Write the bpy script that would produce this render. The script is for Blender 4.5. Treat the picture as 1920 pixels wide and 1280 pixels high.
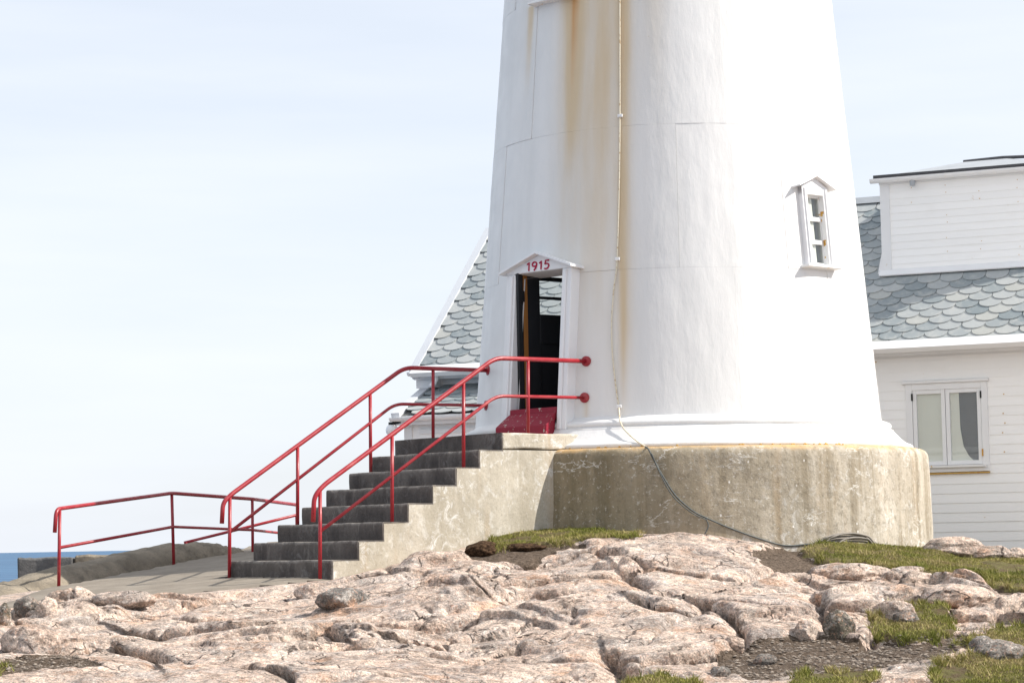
import bpy, bmesh, math, random
import numpy as np
from mathutils import Vector, Matrix

random.seed(7)
rng = np.random.default_rng(11)
scene = bpy.context.scene
for o in list(bpy.data.objects):
    bpy.data.objects.remove(o)
COL = scene.collection

# ------------------------------------------------------------------ camera
F_PX, PITCH, ROLL = 4400.0, 0.0854, 0.0188          # lens in photo pixels, pitch up, clockwise roll
_cp, _sp, _cr, _sr = math.cos(PITCH), math.sin(PITCH), math.cos(ROLL), math.sin(ROLL)
FWD = np.array([0, _cp, _sp])
_U = np.array([0, -_sp, _cp])
_R = np.array([1.0, 0, 0])
RGT = _cr * _R - _sr * _U
UPV = _sr * _R + _cr * _U
cam_d = bpy.data.cameras.new('camera')
cam = bpy.data.objects.new('camera', cam_d)
COL.objects.link(cam)
cam.matrix_world = Matrix(((RGT[0], UPV[0], -FWD[0], 0), (RGT[1], UPV[1], -FWD[1], 0),
                           (RGT[2], UPV[2], -FWD[2], 0), (0, 0, 0, 1)))
cam_d.sensor_width = 36
cam_d.lens = 36 * F_PX / 1920
cam_d.clip_start = 0.1
cam_d.clip_end = 200000
scene.camera = cam

# ------------------------------------------------------------------ world, sun, exposure
SUN_AZ, SUN_EL = math.radians(-7.0), math.radians(40.0)     # azimuth from +X towards +Y
SUN = np.array([math.cos(SUN_AZ) * math.cos(SUN_EL), math.sin(SUN_AZ) * math.cos(SUN_EL), math.sin(SUN_EL)])
world = bpy.data.worlds.new('World')
scene.world = world
world.use_nodes = True
wn = world.node_tree
wn.nodes.clear()
w_out = wn.nodes.new('ShaderNodeOutputWorld')
w_bg = wn.nodes.new('ShaderNodeBackground')
sky = wn.nodes.new('ShaderNodeTexSky')
sky.sky_type = 'NISHITA'
sky.sun_disc = False
sky.sun_elevation = SUN_EL
sky.sun_rotation = math.pi / 2 - SUN_AZ
sky.air_density = 1.0
sky.dust_density = 1.2
sky.ozone_density = 1.5
sky.altitude = 0
w_tc = wn.nodes.new('ShaderNodeTexCoord')
w_map = wn.nodes.new('ShaderNodeMapping')
w_map.inputs['Scale'].default_value = (1.2, 1.2, 9.0)
w_noise = wn.nodes.new('ShaderNodeTexNoise')
w_noise.inputs['Scale'].default_value = 2.2
w_noise.inputs['Detail'].default_value = 5
w_noise.inputs['Roughness'].default_value = 0.5
w_mr = wn.nodes.new('ShaderNodeMapRange')
w_mr.inputs[1].default_value = 0.3
w_mr.inputs[2].default_value = 0.75
w_mr.inputs[3].default_value = 0.72
w_mr.inputs[4].default_value = 1.0
w_mix = wn.nodes.new('ShaderNodeMix')
w_mix.data_type = 'RGBA'
w_mix.inputs[7].default_value = (6.3, 6.6, 7.15, 1)       # thin high cloud veil
wn.links.new(w_tc.outputs['Generated'], w_map.inputs['Vector'])
wn.links.new(w_map.outputs['Vector'], w_noise.inputs['Vector'])
wn.links.new(w_noise.outputs['Fac'], w_mr.inputs[0])
wn.links.new(w_mr.outputs[0], w_mix.inputs[0])
wn.links.new(sky.outputs['Color'], w_mix.inputs[6])
wn.links.new(w_mix.outputs[2], w_bg.inputs['Color'])
w_bg.inputs['Strength'].default_value = 0.1
wn.links.new(w_bg.outputs[0], w_out.inputs[0])

sun_d = bpy.data.lights.new('sun', 'SUN')
sun_d.energy = 4.0
sun_d.angle = math.radians(0.53)
sun_d.color = (1.0, 0.945, 0.865)
sun_o = bpy.data.objects.new('sun', sun_d)
COL.objects.link(sun_o)
sun_o.rotation_euler = Vector((-SUN[0], -SUN[1], -SUN[2])).to_track_quat('-Z', 'Y').to_euler()
sun_o.location = (20, 0, 20)
scene.view_settings.view_transform = 'Standard'
scene.view_settings.look = 'None'
scene.view_settings.exposure = 0.63
scene.view_settings.gamma = 1.0

# ------------------------------------------------------------------ measuring the place
def ray(x, y):
    d = FWD + RGT * (x - 960) / F_PX - UPV * (y - 640) / F_PX
    return d / d[1]
def at(x, y, Y):
    return ray(x, y) * Y
def project(P):
    P = np.asarray(P, float)
    w = P @ FWD
    return 960 + F_PX * (P @ RGT) / w, 640 - F_PX * (P @ UPV) / w
def on_plane(x, y, p0, n):
    d = ray(x, y)
    return d * (np.dot(p0, n) / np.dot(d, n))
Z = np.array([0, 0, 1.0])

# ------------------------------------------------------------------ noise
def _h(ix, iy, s):
    n = (ix.astype(np.int64) * 374761393 + iy.astype(np.int64) * 668265263 + s * 974711) & 0xffffffff
    n = ((n ^ (n >> 13)) * 1274126177) & 0xffffffff
    n = ((n ^ (n >> 16)) * 2246822519) & 0xffffffff
    return ((n ^ (n >> 15)) & 0xffffff) / float(0xffffff)
def vnoise(x, y, s=0):
    ix, iy = np.floor(x), np.floor(y)
    fx, fy = x - ix, y - iy
    fx = fx * fx * fx * (fx * (fx * 6 - 15) + 10)
    fy = fy * fy * fy * (fy * (fy * 6 - 15) + 10)
    a, b = _h(ix, iy, s), _h(ix + 1, iy, s)
    c, d = _h(ix, iy + 1, s), _h(ix + 1, iy + 1, s)
    return (a + (b - a) * fx) * (1 - fy) + (c + (d - c) * fx) * fy
def fbm(x, y, s=0, o=5, g=0.5):
    t, a, n = 0.0, 1.0, 0.0
    for i in range(o):
        t = t + a * (vnoise(x, y, s + i * 17) - 0.5)
        n += a
        x, y, a = x * 2.03 + 5.1, y * 2.03 + 1.7, a * g
    return t / n * 2
def voro(u, v, s):
    iu, iv = np.floor(u), np.floor(v)
    f1 = np.full(u.shape, 9.0); f2 = np.full(u.shape, 9.0)
    h1 = np.zeros(u.shape); h2 = np.zeros(u.shape); h3 = np.zeros(u.shape)
    dx = np.zeros(u.shape); dy = np.zeros(u.shape)
    for a in (-1, 0, 1):
        for b in (-1, 0, 1):
            cx, cy = iu + a, iv + b
            px = cx + 0.1 + 0.8 * _h(cx, cy, s); py = cy + 0.1 + 0.8 * _h(cx, cy, s + 5)
            ex, ey = u - px, v - py
            d = np.sqrt(ex * ex + ey * ey)
            m = d < f1
            f2 = np.where(m, f1, np.minimum(f2, d))
            f1 = np.where(m, d, f1)
            h1 = np.where(m, _h(cx, cy, s + 11), h1)
            h2 = np.where(m, _h(cx, cy, s + 23), h2)
            h3 = np.where(m, _h(cx, cy, s + 37), h3)
            dx = np.where(m, ex, dx); dy = np.where(m, ey, dy)
    return f1, f2, h1, h2, h3, dx, dy
def sstep(a, b, x):
    t = np.clip((x - a) / (b - a), 0, 1)
    return t * t * (3 - 2 * t)
def in_poly(x, y, poly):
    r = np.zeros(x.shape, bool)
    n = len(poly)
    for i in range(n):
        x0, y0 = poly[i]; x1, y1 = poly[(i + 1) % n]
        if y0 == y1: continue
        c = ((y0 > y) != (y1 > y)) & (x < (x1 - x0) * (y - y0) / (y1 - y0) + x0)
        r ^= c
    return r

# ------------------------------------------------------------------ materials
class NT:
    def __init__(self, name):
        self.m = bpy.data.materials.new(name)
        self.m.use_nodes = True
        self.t = self.m.node_tree
        self.b = self.t.nodes['Principled BSDF']
        self.tc = None
    def n(self, ty, **kw):
        nd = self.t.nodes.new(ty)
        for k, v in kw.items(): setattr(nd, k, v)
        return nd
    def l(self, a, b): self.t.links.new(a, b)
    def put(self, sock, v):
        if hasattr(v, 'is_linked'): self.l(v, sock)
        elif isinstance(v, (tuple, list)) and len(v) == 3 and sock.type == 'RGBA': sock.default_value = (*v, 1)
        else: sock.default_value = v
    def co(self, scale=(1, 1, 1), world_space=True):
        if world_space:
            g = self.n('ShaderNodeNewGeometry').outputs['Position']
        else:
            g = self.n('ShaderNodeTexCoord').outputs['Object']
        mp = self.n('ShaderNodeMapping')
        mp.inputs['Scale'].default_value = scale
        self.l(g, mp.inputs['Vector'])
        return mp.outputs['Vector']
    def noise(self, vec, scale, detail=6, rough=0.55, dist=0.0):
        nd = self.n('ShaderNodeTexNoise')
        self.l(vec, nd.inputs['Vector'])
        nd.inputs['Scale'].default_value = scale
        nd.inputs['Detail'].default_value = detail
        nd.inputs['Roughness'].default_value = rough
        nd.inputs['Distortion'].default_value = dist
        return nd.outputs['Fac']
    def voro(self, vec, scale, feature='F1', out='Distance'):
        nd = self.n('ShaderNodeTexVoronoi', feature=feature)
        self.l(vec, nd.inputs['Vector'])
        nd.inputs['Scale'].default_value = scale
        return nd.outputs[out]
    def mr(self, v, a, b, c=0.0, d=1.0):
        nd = self.n('ShaderNodeMapRange')
        nd.interpolation_type = 'SMOOTHSTEP'
        self.l(v, nd.inputs[0])
        for i, q in enumerate((a, b, c, d)): nd.inputs[i + 1].default_value = q
        return nd.outputs[0]
    def mix(self, f, a, b, blend='MIX'):
        nd = self.n('ShaderNodeMix', data_type='RGBA', blend_type=blend)
        self.put(nd.inputs[0], f); self.put(nd.inputs[6], a); self.put(nd.inputs[7], b)
        return nd.outputs[2]
    def math(self, op, a, b=0.0):
        nd = self.n('ShaderNodeMath', operation=op)
        self.put(nd.inputs[0], a); self.put(nd.inputs[1], b)
        return nd.outputs[0]
    def attr(self, name):
        return self.n('ShaderNodeAttribute', attribute_name=name).outputs['Fac']
    def rand(self):
        return self.n('ShaderNodeObjectInfo').outputs['Random']
    def z(self):
        g = self.n('ShaderNodeNewGeometry').outputs['Position']
        s = self.n('ShaderNodeSeparateXYZ')
        self.l(g, s.inputs[0])
        return s.outputs[2]
    def bump(self, h, strength=0.4, dist=0.02, prev=None):
        nd = self.n('ShaderNodeBump')
        nd.inputs['Strength'].default_value = strength
        nd.inputs['Distance'].default_value = dist
        self.l(h, nd.inputs['Height'])
        if prev is not None: self.l(prev, nd.inputs['Normal'])
        return nd.outputs['Normal']
    def done(self, col, rough=0.7, normal=None, spec=0.3, metal=0.0):
        self.put(self.b.inputs['Base Color'], col)
        self.put(self.b.inputs['Roughness'], rough)
        self.b.inputs['Specular IOR Level'].default_value = spec
        self.b.inputs['Metallic'].default_value = metal
        if normal is not None: self.l(normal, self.b.inputs['Normal'])
        return self.m

def mat_white(name, base, warm=(0.55, 0.42, 0.25), dirt=0.5, rough=0.45, bumpd=0.004, z_stretch=0.35):
    t = NT(name)
    v = t.co((1, 1, z_stretch))
    c = t.mix(t.mr(t.noise(v, 2.5, 6), 0.42, 0.8, 0, dirt), base, tuple(b * 0.86 for b in base))
    c = t.mix(t.mr(t.noise(t.co(), 9, 5, 0.7), 0.66, 0.76, 0, 0.7), c, warm)
    b = t.bump(t.noise(t.co(), 22, 6, 0.6), 0.3, bumpd)
    return t.done(c, rough, b, 0.35)

# painted cast-iron tower: white paint, rust runs carried by the mesh attribute "rust"
t = NT('tower_paint')
v = t.co((1, 1, 0.12))
base = t.mix(t.mr(t.noise(v, 3.0, 6), 0.35, 0.75, 0, 0.55), (0.755, 0.75, 0.735), (0.65, 0.65, 0.635))
r = t.attr('rust')
rn = t.math('MULTIPLY', r, t.mr(t.noise(t.co((1, 1, 0.06)), 5.0, 4, 0.5), 0.25, 0.7, 0.72, 1.1))
c = t.mix(t.mr(rn, 0.0, 0.42), base, (0.62, 0.49, 0.32))
c = t.mix(t.mr(rn, 0.42, 1.0), c, (0.55, 0.24, 0.05))
spots = t.mr(t.noise(t.co(), 7.0, 4, 0.75), 0.735, 0.76, 0, 0.6)
c = t.mix(spots, c, (0.5, 0.33, 0.14))
b1 = t.bump(t.noise(t.co((1, 1, 0.3)), 4.6, 6, 0.55), 0.38, 0.033)
b2 = t.bump(t.noise(t.co(), 26, 6, 0.6), 0.14, 0.005, b1)
M_TOWER = t.done(c, t.mr(t.noise(t.co(), 4, 3), 0.3, 0.7, 0.38, 0.6), b2, 0.4)

M_TRIM = mat_white('white_trim_paint', (0.80, 0.80, 0.80), dirt=0.4)
t = NT('weathered_white_trim')
c = t.mix(t.mr(t.noise(t.co(), 12, 6, 0.7), 0.58, 0.68), (0.80, 0.795, 0.78), (0.60, 0.40, 0.16))
M_TRIM_RUST = t.done(c, 0.55, t.bump(t.noise(t.co(), 40, 5), 0.3, 0.004))
t = NT('rust_flakes')
c = t.mix(t.mr(t.noise(t.co(), 60, 5, 0.7), 0.4, 0.6), (0.50, 0.23, 0.04), (0.62, 0.42, 0.12))
M_RUST = t.done(c, 0.85, t.bump(t.noise(t.co(), 90, 5), 0.6, 0.004))

# white boards of the house
t = NT('white_board_paint')
c = t.mix(t.rand(), (0.92, 0.915, 0.90), (0.89, 0.885, 0.87))
c = t.mix(t.mr(t.noise(t.co((1, 1, 4)), 2.0, 5), 0.5, 0.85, 0, 0.5), c, (0.80, 0.79, 0.76))
c = t.mix(t.mr(t.noise(t.co(), 6.5, 4, 0.75), 0.70, 0.73, 0, 0.55), c, (0.55, 0.40, 0.22))
M_BOARD = t.done(c, 0.5, t.bump(t.noise(t.co((0.4, 0.4, 6)), 14, 5), 0.25, 0.004))

# slates
t = NT('grey_slate')
rr = t.rand()
c = t.mix(rr, (0.20, 0.235, 0.25), (0.42, 0.435, 0.43))
c = t.mix(t.mr(rr, 0.86, 0.95, 0, 0.3), c, (0.31, 0.30, 0.235))
c = t.mix(t.mr(t.noise(t.co(), 7, 6, 0.65), 0.45, 0.75, 0, 0.6), c, (0.47, 0.47, 0.445))
c = t.mix(t.mr(t.noise(t.co(), 30, 4, 0.7), 0.62, 0.72, 0, 0.5), c, (0.24, 0.26, 0.26))
M_SLATE = t.done(c, 0.62, t.bump(t.noise(t.co(), 24, 6, 0.65), 0.4, 0.008), 0.35)
t = NT('roof_underlay')
M_UNDER = t.done((0.12, 0.12, 0.115), 0.9)
t = NT('roofing_felt_dark')
M_FELT = t.done(t.mix(t.noise(t.co(), 9, 5), (0.05, 0.05, 0.055), (0.10, 0.10, 0.105)), 0.8, t.bump(t.noise(t.co(), 30, 5), 0.4, 0.006))
t = NT('grey_sheet_roof')
M_SHEET = t.done(t.mix(t.noise(t.co(), 3, 5), (0.30, 0.32, 0.34), (0.42, 0.44, 0.46)), 0.6, t.bump(t.noise(t.co(), 8, 5), 0.3, 0.01))

t = NT('pale_zinc')
M_ZINC = t.done(t.mix(t.noise(t.co(), 4, 5), (0.50, 0.52, 0.55), (0.60, 0.62, 0.65)), 0.5)
# red rails
t = NT('red_gloss_paint')
c = t.mix(t.mr(t.noise(t.co(), 5, 6, 0.6), 0.4, 0.75, 0, 0.7), (0.31, 0.012, 0.022), (0.39, 0.045, 0.05))
c = t.mix(t.mr(t.noise(t.co(), 24, 5, 0.7), 0.62, 0.66, 0, 0.8), c, (0.16, 0.05, 0.02))
c = t.mix(t.mr(t.noise(t.co(), 3.1, 6, .7), .55, .7, 0, .4), c, (0.47, 0.13, 0.12))
M_RED = t.done(c, t.mr(t.noise(t.co(), 11, 4), 0.3, 0.7, 0.28, 0.5), t.bump(t.noise(t.co(), 60, 5), 0.2, 0.002), 0.5)
t = NT('red_sill_paint')
c = t.mix(t.mr(t.noise(t.co(), 16, 6, 0.7), 0.60, 0.64), (0.24, 0.010, 0.028), (0.40, 0.34, 0.30))
M_RED_SILL = t.done(c, 0.55, t.bump(t.noise(t.co(), 30, 5), 0.4, 0.005))

# concretes
def concrete(name, a, b, white=0.0, rust=0.0, stretch=0.25, bump=0.012, pits=True):
    t = NT(name)
    v = t.co((1, 1, stretch))
    c = t.mix(t.mr(t.noise(v, 2.6, 8, 0.62), 0.3, 0.72), a, b)
    c = t.mix(t.mr(t.noise(t.co(), 40, 5, 0.7), 0.5, 0.75, 0, 0.5), c, tuple(q * 0.6 for q in a))
    if rust:
        c = t.mix(t.mr(t.noise(t.co((1, 1, 0.08)), 3.4, 5, 0.55), 0.53, 0.74, 0, rust), c, (0.42, 0.25, 0.10))
    if white:
        w = t.mr(t.noise(t.co(), 5.5, 8, 0.72, 1.2), 0.52, 0.63, 0, white)
        w = t.math('MULTIPLY', w, t.mr(t.noise(t.co(), 1.1, 3), 0.38, 0.62))
        c = t.mix(w, c, (0.70, 0.69, 0.66))
        ln = t.math('SUBTRACT', t.noise(t.co(), 2.3, 6, 0.6, 0.6), 0.5)
        ln = t.mr(t.math('ABSOLUTE', ln), 0.002, 0.008, white * 0.5, 0)
        ln = t.math('MULTIPLY', ln, t.mr(t.noise(t.co(), 1.7, 3), 0.5, 0.62))
        c = t.mix(ln, c, (0.68, 0.66, 0.62))
    nb = t.bump(t.noise(t.co(), 5, 5, 0.55), 0.45, bump * 3)
    nb = t.bump(t.noise(t.co(), 34, 8, 0.7), 0.32, bump, nb)
    return t, c, nb
def specks(t, c, amt=.8):
    sp = t.mr(t.voro(t.co((1, 1, .7)), 8.0), .06, .13, amt, 0)
    sp = t.math('MULTIPLY', sp, t.mr(t.noise(t.co(), 3.0, 5, .7), .49, .58))
    return t.mix(sp, c, (0.78, 0.76, 0.72))
t, c, nb = concrete('stair_wall_concrete', (0.37, 0.33, 0.26), (0.51, 0.465, 0.385), white=0.9, rust=0.3)
c = t.mix(t.mr(t.noise(t.co((1, 1, .6)), 8, 8, .7), .52, .66, 0, .5), c, (0.64, 0.62, 0.57))
c = t.mix(t.mr(t.noise(t.co(), 24, 8, .75), .55, .64, 0, .5), c, (0.27, 0.24, 0.19))
c = t.mix(t.mr(t.noise(t.co((1, 1, .3)), 4, 7, .65), .56, .72, 0, .5), c, (0.30, 0.27, 0.215))
M_WALLC = t.done(c, 0.9, nb, 0.2)
t, c, nb = concrete('step_concrete', (0.075, 0.065, 0.06), (0.15, 0.132, 0.118), white=0.12, stretch=0.3, bump=0.02)
c = t.mix(t.mr(t.noise(t.co((1, 1, .25)), 11, 6, .65), .56, .72, 0, .55), c, (0.24, 0.215, 0.19))
c = t.mix(t.mr(t.noise(t.co((1, 1, .6)), 3, 5, .6), .5, .66, 0, .6), c, (0.055, 0.047, 0.045))
M_STEP = t.done(c, 0.9, nb, 0.2)
wr = t.math('MULTIPLY', t.attr('worn'), t.mr(t.noise(t.co(), 9, 6, .7), .36, .58, .2, 1))
c = t.mix(t.math('MULTIPLY', wr, .8), c, (0.33, 0.30, 0.265))
M_STEP = t.done(c, 0.9, nb, 0.2)
t, c, nb = concrete('plinth_concrete', (0.40, 0.35, 0.275), (0.56, 0.505, 0.42), white=0.6, rust=0.35, stretch=0.12, bump=0.018)
c = t.mix(t.mr(t.noise(t.co((1, 1, .05)), 5.5, 6, .6), .47, .66, 0, .75), c, (0.25, 0.205, 0.14))
c = t.mix(t.mr(t.noise(t.co((1, 1, .5)), 6, 9, .72), .5, .66, 0, .5), c, (0.30, 0.265, 0.215))
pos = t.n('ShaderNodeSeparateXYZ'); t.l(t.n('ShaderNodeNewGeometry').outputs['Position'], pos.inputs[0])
shade_stain = t.mr(t.math('ADD', pos.outputs[0], t.math('MULTIPLY', t.noise(t.co((1, 1, .15)), 1.6, 5, .6), 1.8)), 1.7, 5.0, 1, 0)  # brown-green staining, with the darkness of the shaded left side painted in
shade_stain_c = t.mix(t.mr(t.noise(t.co((1, 1, .1)), 4, 6, .6), .35, .65), (0.17, 0.135, 0.075), (0.29, 0.235, 0.15))
c = t.mix(t.math('MULTIPLY', shade_stain, .85), c, shade_stain_c)
zz = t.z()
top = t.mr(t.math('ADD', zz, t.math('MULTIPLY', t.noise(t.co(), 4, 5), 0.16)), 1.115, 1.19)
c = t.mix(t.math('MULTIPLY', top, .8), c, (0.60, 0.38, 0.17))
low = t.mr(t.math('ADD', zz, t.math('MULTIPLY', t.noise(t.co(), 2.5, 6, 0.7), 0.5)), 0.32, 0.12)
wl = t.math('MULTIPLY', low, t.mr(t.noise(t.co(), 9, 6, 0.7), 0.50, 0.60, 0, 0.75))
c = t.mix(wl, c, (0.68, 0.66, 0.62))
c = t.mix(t.mr(t.noise(t.co((1, 1, .8)), 13, 9, .75), .5, .62, 0, .45), c, (0.16, 0.135, 0.095))
c = t.mix(t.mr(t.noise(t.co(), 21, 8, .75), .57, .64, 0, .55), c, (0.66, 0.63, 0.57))
lnn = t.mr(t.math('ABSOLUTE', t.math('SUBTRACT', t.noise(t.co((.8, .8, 2.4)), 1.1, 7, .6, .3), .5)), .002, .007, .7, 0)
lnn = t.math('MULTIPLY', lnn, t.mr(t.noise(t.co(), 1.3, 3), .47, .55))
c = t.mix(lnn, c, (0.72, 0.70, 0.65))
c = specks(t, c)
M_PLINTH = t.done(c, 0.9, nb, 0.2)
t, c, nb = concrete('path_concrete', (0.21, 0.18, 0.145), (0.28, 0.245, 0.20), bump=0.012, stretch=1)
M_PATH = t.done(c, 0.92, nb, 0.2)
t, c, nb = concrete('kerb_concrete', (0.17, 0.145, 0.11), (0.30, 0.255, 0.195), bump=0.045, stretch=1)
c = t.mix(t.mr(t.noise(t.co(), 7, 9, .72), .5, .66, 0, .6), c, (0.12, 0.105, 0.085))
M_KERB = t.done(c, 0.92, nb, 0.2)
t, c, nb = concrete('dark_masonry', (0.085, 0.085, 0.085), (0.16, 0.155, 0.15), bump=0.03, stretch=1)
M_DARKWALL = t.done(c, 0.92, nb, 0.2)

# bedrock: pink granite with lichen, dirt and turf base by attributes
def granite(name, attrs=True, a=(0.64, 0.49, 0.395), b=(0.72, 0.585, 0.485), grey=(0.45, 0.41, 0.385), gamt=0.6, ws=True):
    t = NT(name)
    P = t.co((1, 1, 1), ws)
    c = t.mix(t.mr(t.noise(P, 1.3, 7, 0.6), 0.35, 0.65), a, b)
    c = t.mix(t.mr(t.noise(P, 2.4, 9, 0.74, 0.5), 0.46, 0.60, 0, gamt), c, grey)
    c = t.mix(t.mr(t.noise(P, 2.0, 8, 0.7), 0.53, 0.66, 0, 0.6), c, (0.60, 0.34, 0.20))
    c = t.mix(t.mr(t.noise(P, 7, 9, 0.78), 0.52, 0.62, 0, 0.6), c, (0.74, 0.67, 0.60))
    c = t.mix(t.mr(t.noise(P, 5.0, 9, 0.68, 0.8), 0.57, 0.67, 0, 0.6), c, (0.13, 0.115, 0.11))
    c = t.mix(t.mr(t.noise(P, 26, 4, 0.6), 0.57, 0.67, 0, 0.6), c, (0.15, 0.125, 0.12))
    c = t.mix(t.mr(t.noise(P, 38, 3, 0.6), 0.56, 0.66, 0, 0.6), c, (0.60, 0.35, 0.25))
    tn = t.mr(t.noise(P, 3.0, 12, 0.78, 0.3), 0.38, 0.60, 0.66, 1.24)
    tn2 = t.mr(t.noise(t.co((1, 1, 1.6), ws), 17, 7, 0.72), 0.36, 0.62, 0.72, 1.22)
    tn3 = t.mr(t.noise(P, 62, 4, 0.65), 0.36, 0.64, 0.68, 1.22)
    tc_ = t.n('ShaderNodeCombineColor'); tt = t.math('MULTIPLY', t.math('MULTIPLY', tn, tn2), tn3)
    for q_ in range(3): t.l(tt, tc_.inputs[q_])
    c = t.mix(1.0, c, tc_.outputs[0], 'MULTIPLY')
    wv_ = t.n('ShaderNodeVectorMath', operation='ADD')
    dn = t.n('ShaderNodeTexNoise'); dn.inputs['Scale'].default_value = 2.2; dn.inputs['Detail'].default_value = 6
    t.l(P, dn.inputs['Vector'])
    dsc = t.n('ShaderNodeVectorMath', operation='SCALE'); dsc.inputs['Scale'].default_value = 0.45
    t.l(dn.outputs['Color'], dsc.inputs[0]); t.l(P, wv_.inputs[0]); t.l(dsc.outputs[0], wv_.inputs[1])
    ck = t.mr(t.voro(wv_.outputs[0], 1.7, 'DISTANCE_TO_EDGE'), 0.006, 0.02, 1, 0)
    ck = t.math('MULTIPLY', ck, t.mr(t.noise(P, 1.4, 4), 0.49, 0.6))
    ck2 = t.mr(t.voro(wv_.outputs[0], 4.6, 'DISTANCE_TO_EDGE'), 0.01, 0.035, 1, 0)
    ck2 = t.math('MULTIPLY', ck2, t.mr(t.noise(P, 1.9, 4), 0.57, 0.66))
    cka = t.math('MAXIMUM', ck, ck2)
    c = t.mix(t.math('MULTIPLY', cka, 0.85), c, (0.055, 0.045, 0.04))
    n0 = t.bump(t.math('SUBTRACT', 1.0, cka), 0.9, 0.03)
    n1 = t.bump(t.noise(P, 7, 10, 0.68), 1.0, 0.075, n0)
    vc = t.voro(t.co((1, 1, 2.2), ws), 3.2, 'DISTANCE_TO_EDGE')
    n2 = t.bump(t.mr(vc, 0.0, 0.05), 0.3, 0.012, n1)
    n3 = t.bump(t.noise(P, 40, 8, 0.72), 1.0, 0.02, n2)
    rough = 0.9
    if attrs:
        en = t.math('MULTIPLY', t.math('SUBTRACT', t.noise(P, 6, 7, 0.7), 0.5), 1.7)
        g = t.mr(t.math('ADD', t.attr('turf'), en), 0.42, 0.58); d = t.mr(t.math('ADD', t.attr('soil'), en), 0.44, 0.54)
        soil = t.mix(t.mr(t.noise(P, 30, 6, 0.7), 0.4, 0.65), (0.085, 0.06, 0.042), (0.21, 0.16, 0.12))
        soil = t.mix(t.mr(t.noise(P, 90, 4, 0.8), 0.60, 0.66, 0, 0.7), soil, (0.34, 0.27, 0.22))
        c = t.mix(d, c, soil)
        turf = t.mix(t.mr(t.noise(P, 9, 6, 0.7), 0.4, 0.62), (0.155, 0.14, 0.05), (0.13, 0.092, 0.052))
        c = t.mix(g, c, turf)
    return t.done(c, rough, n3, 0.2)
M_ROCK = granite('pink_granite')
M_BOULDER = granite('pink_granite_boulder', False)
M_GREYROCK = granite('grey_stone', False, (0.24, 0.215, 0.19), (0.36, 0.32, 0.28), (0.17, 0.165, 0.155), 0.7)
M_DARKROCK = granite('dark_green_grey_stone', False, (0.13, 0.115, 0.085), (0.21, 0.185, 0.14), (0.08, 0.08, 0.07), 0.6)
t = NT('grass_blades')
rr = t.attr('tone')
c = t.mix(t.mr(rr, 0.0, 0.55), (0.14, 0.16, 0.03), (0.27, 0.255, 0.07))
c = t.mix(t.mr(rr, 0.6, 1.0), c, (0.40, 0.32, 0.16))
M_GRASS = t.done(c, 0.8, None, 0.15)
t = NT('peat')
M_PEAT = t.done(t.mix(t.mr(t.noise(t.co(), 26, 7, 0.7), 0.4, 0.65), (0.035, 0.020, 0.012), (0.13, 0.078, 0.045)), 0.95,
                t.bump(t.noise(t.co(), 30, 8, 0.7), 0.9, 0.03), 0.1)

t = NT('black_metal'); M_BLACK = t.done((0.012, 0.012, 0.013), 0.45)
t = NT('dark_door_paint')
M_DOOR = t.done(t.mix(t.noise(t.co((1, 1, .2)), 12, 5), (0.010, 0.011, 0.013), (0.022, 0.023, 0.026)), 0.5)
t = NT('orange_wood')
M_WOOD = t.done(t.mix(t.noise(t.co((8, 8, 0.5)), 4, 5), (0.22, 0.085, 0.02), (0.40, 0.18, 0.05)), 0.5)
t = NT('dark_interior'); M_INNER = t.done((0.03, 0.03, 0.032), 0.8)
t = NT('opal_glass'); M_OPAL = t.done((0.82, 0.83, 0.84), 0.15, None, 0.5)
t = NT('red_numerals'); M_NUM = t.done((0.42, 0.012, 0.06), 0.5)
t = NT('window_glass')
t.b.inputs['Transmission Weight'].default_value = 0.0
gl = t.n('ShaderNodeBsdfGlossy'); gl.inputs['Roughness'].default_value = 0.02
tr = t.n('ShaderNodeBsdfTransparent'); tr.inputs['Color'].default_value = (0.93, 0.95, 0.95, 1)
lw = t.n('ShaderNodeLayerWeight'); lw.inputs['Blend'].default_value = 0.5
frn = t.math('ADD', t.math('MULTIPLY', t.math('POWER', lw.outputs['Facing'], 4.0), 0.8), 0.05)
mx = t.n('ShaderNodeMixShader')
t.l(frn, mx.inputs[0]); t.l(tr.outputs[0], mx.inputs[1]); t.l(gl.outputs[0], mx.inputs[2])
t.l(mx.outputs[0], t.t.nodes['Material Output'].inputs['Surface'])
M_GLASS = t.m
t = NT('beige_blind'); M_BLIND = t.done((0.80, 0.77, 0.69), 0.9)
t = NT('dark_room'); M_ROOM = t.done((0.10, 0.11, 0.13), 0.9)
t = NT('cable_white'); M_CABW = t.done(t.mix(t.mr(t.noise(t.co(), 30, 4), 0.55, 0.65, 0, 0.8), (0.72, 0.66, 0.52), (0.48, 0.33, 0.16)), 0.5)
t = NT('cable_dark'); M_CABD = t.done(t.mix(t.noise(t.co(), 30, 4), (0.04, 0.05, 0.05), (0.16, 0.17, 0.165)), 0.6)
t = NT('cable_grey'); M_CABG = t.done(t.mix(t.noise(t.co(), 14, 5), (0.16, 0.14, 0.12), (0.34, 0.31, 0.27)), 0.8)
t = NT('sea_water')
P = t.co((1, 1, 1))
c = t.mix(t.mr(t.noise(t.co((.3, 1, 1)), 0.012, 8, .65), .4, .6), (0.014, 0.075, 0.17), (0.035, 0.125, 0.24))
nb = t.bump(t.noise(t.co((1, .45, 1)), 0.12, 6, 0.6), 1.0, 1.4)
M_SEA = t.done(c, 0.45, nb, 0.22)
t = NT('gravel_stones')
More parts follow.
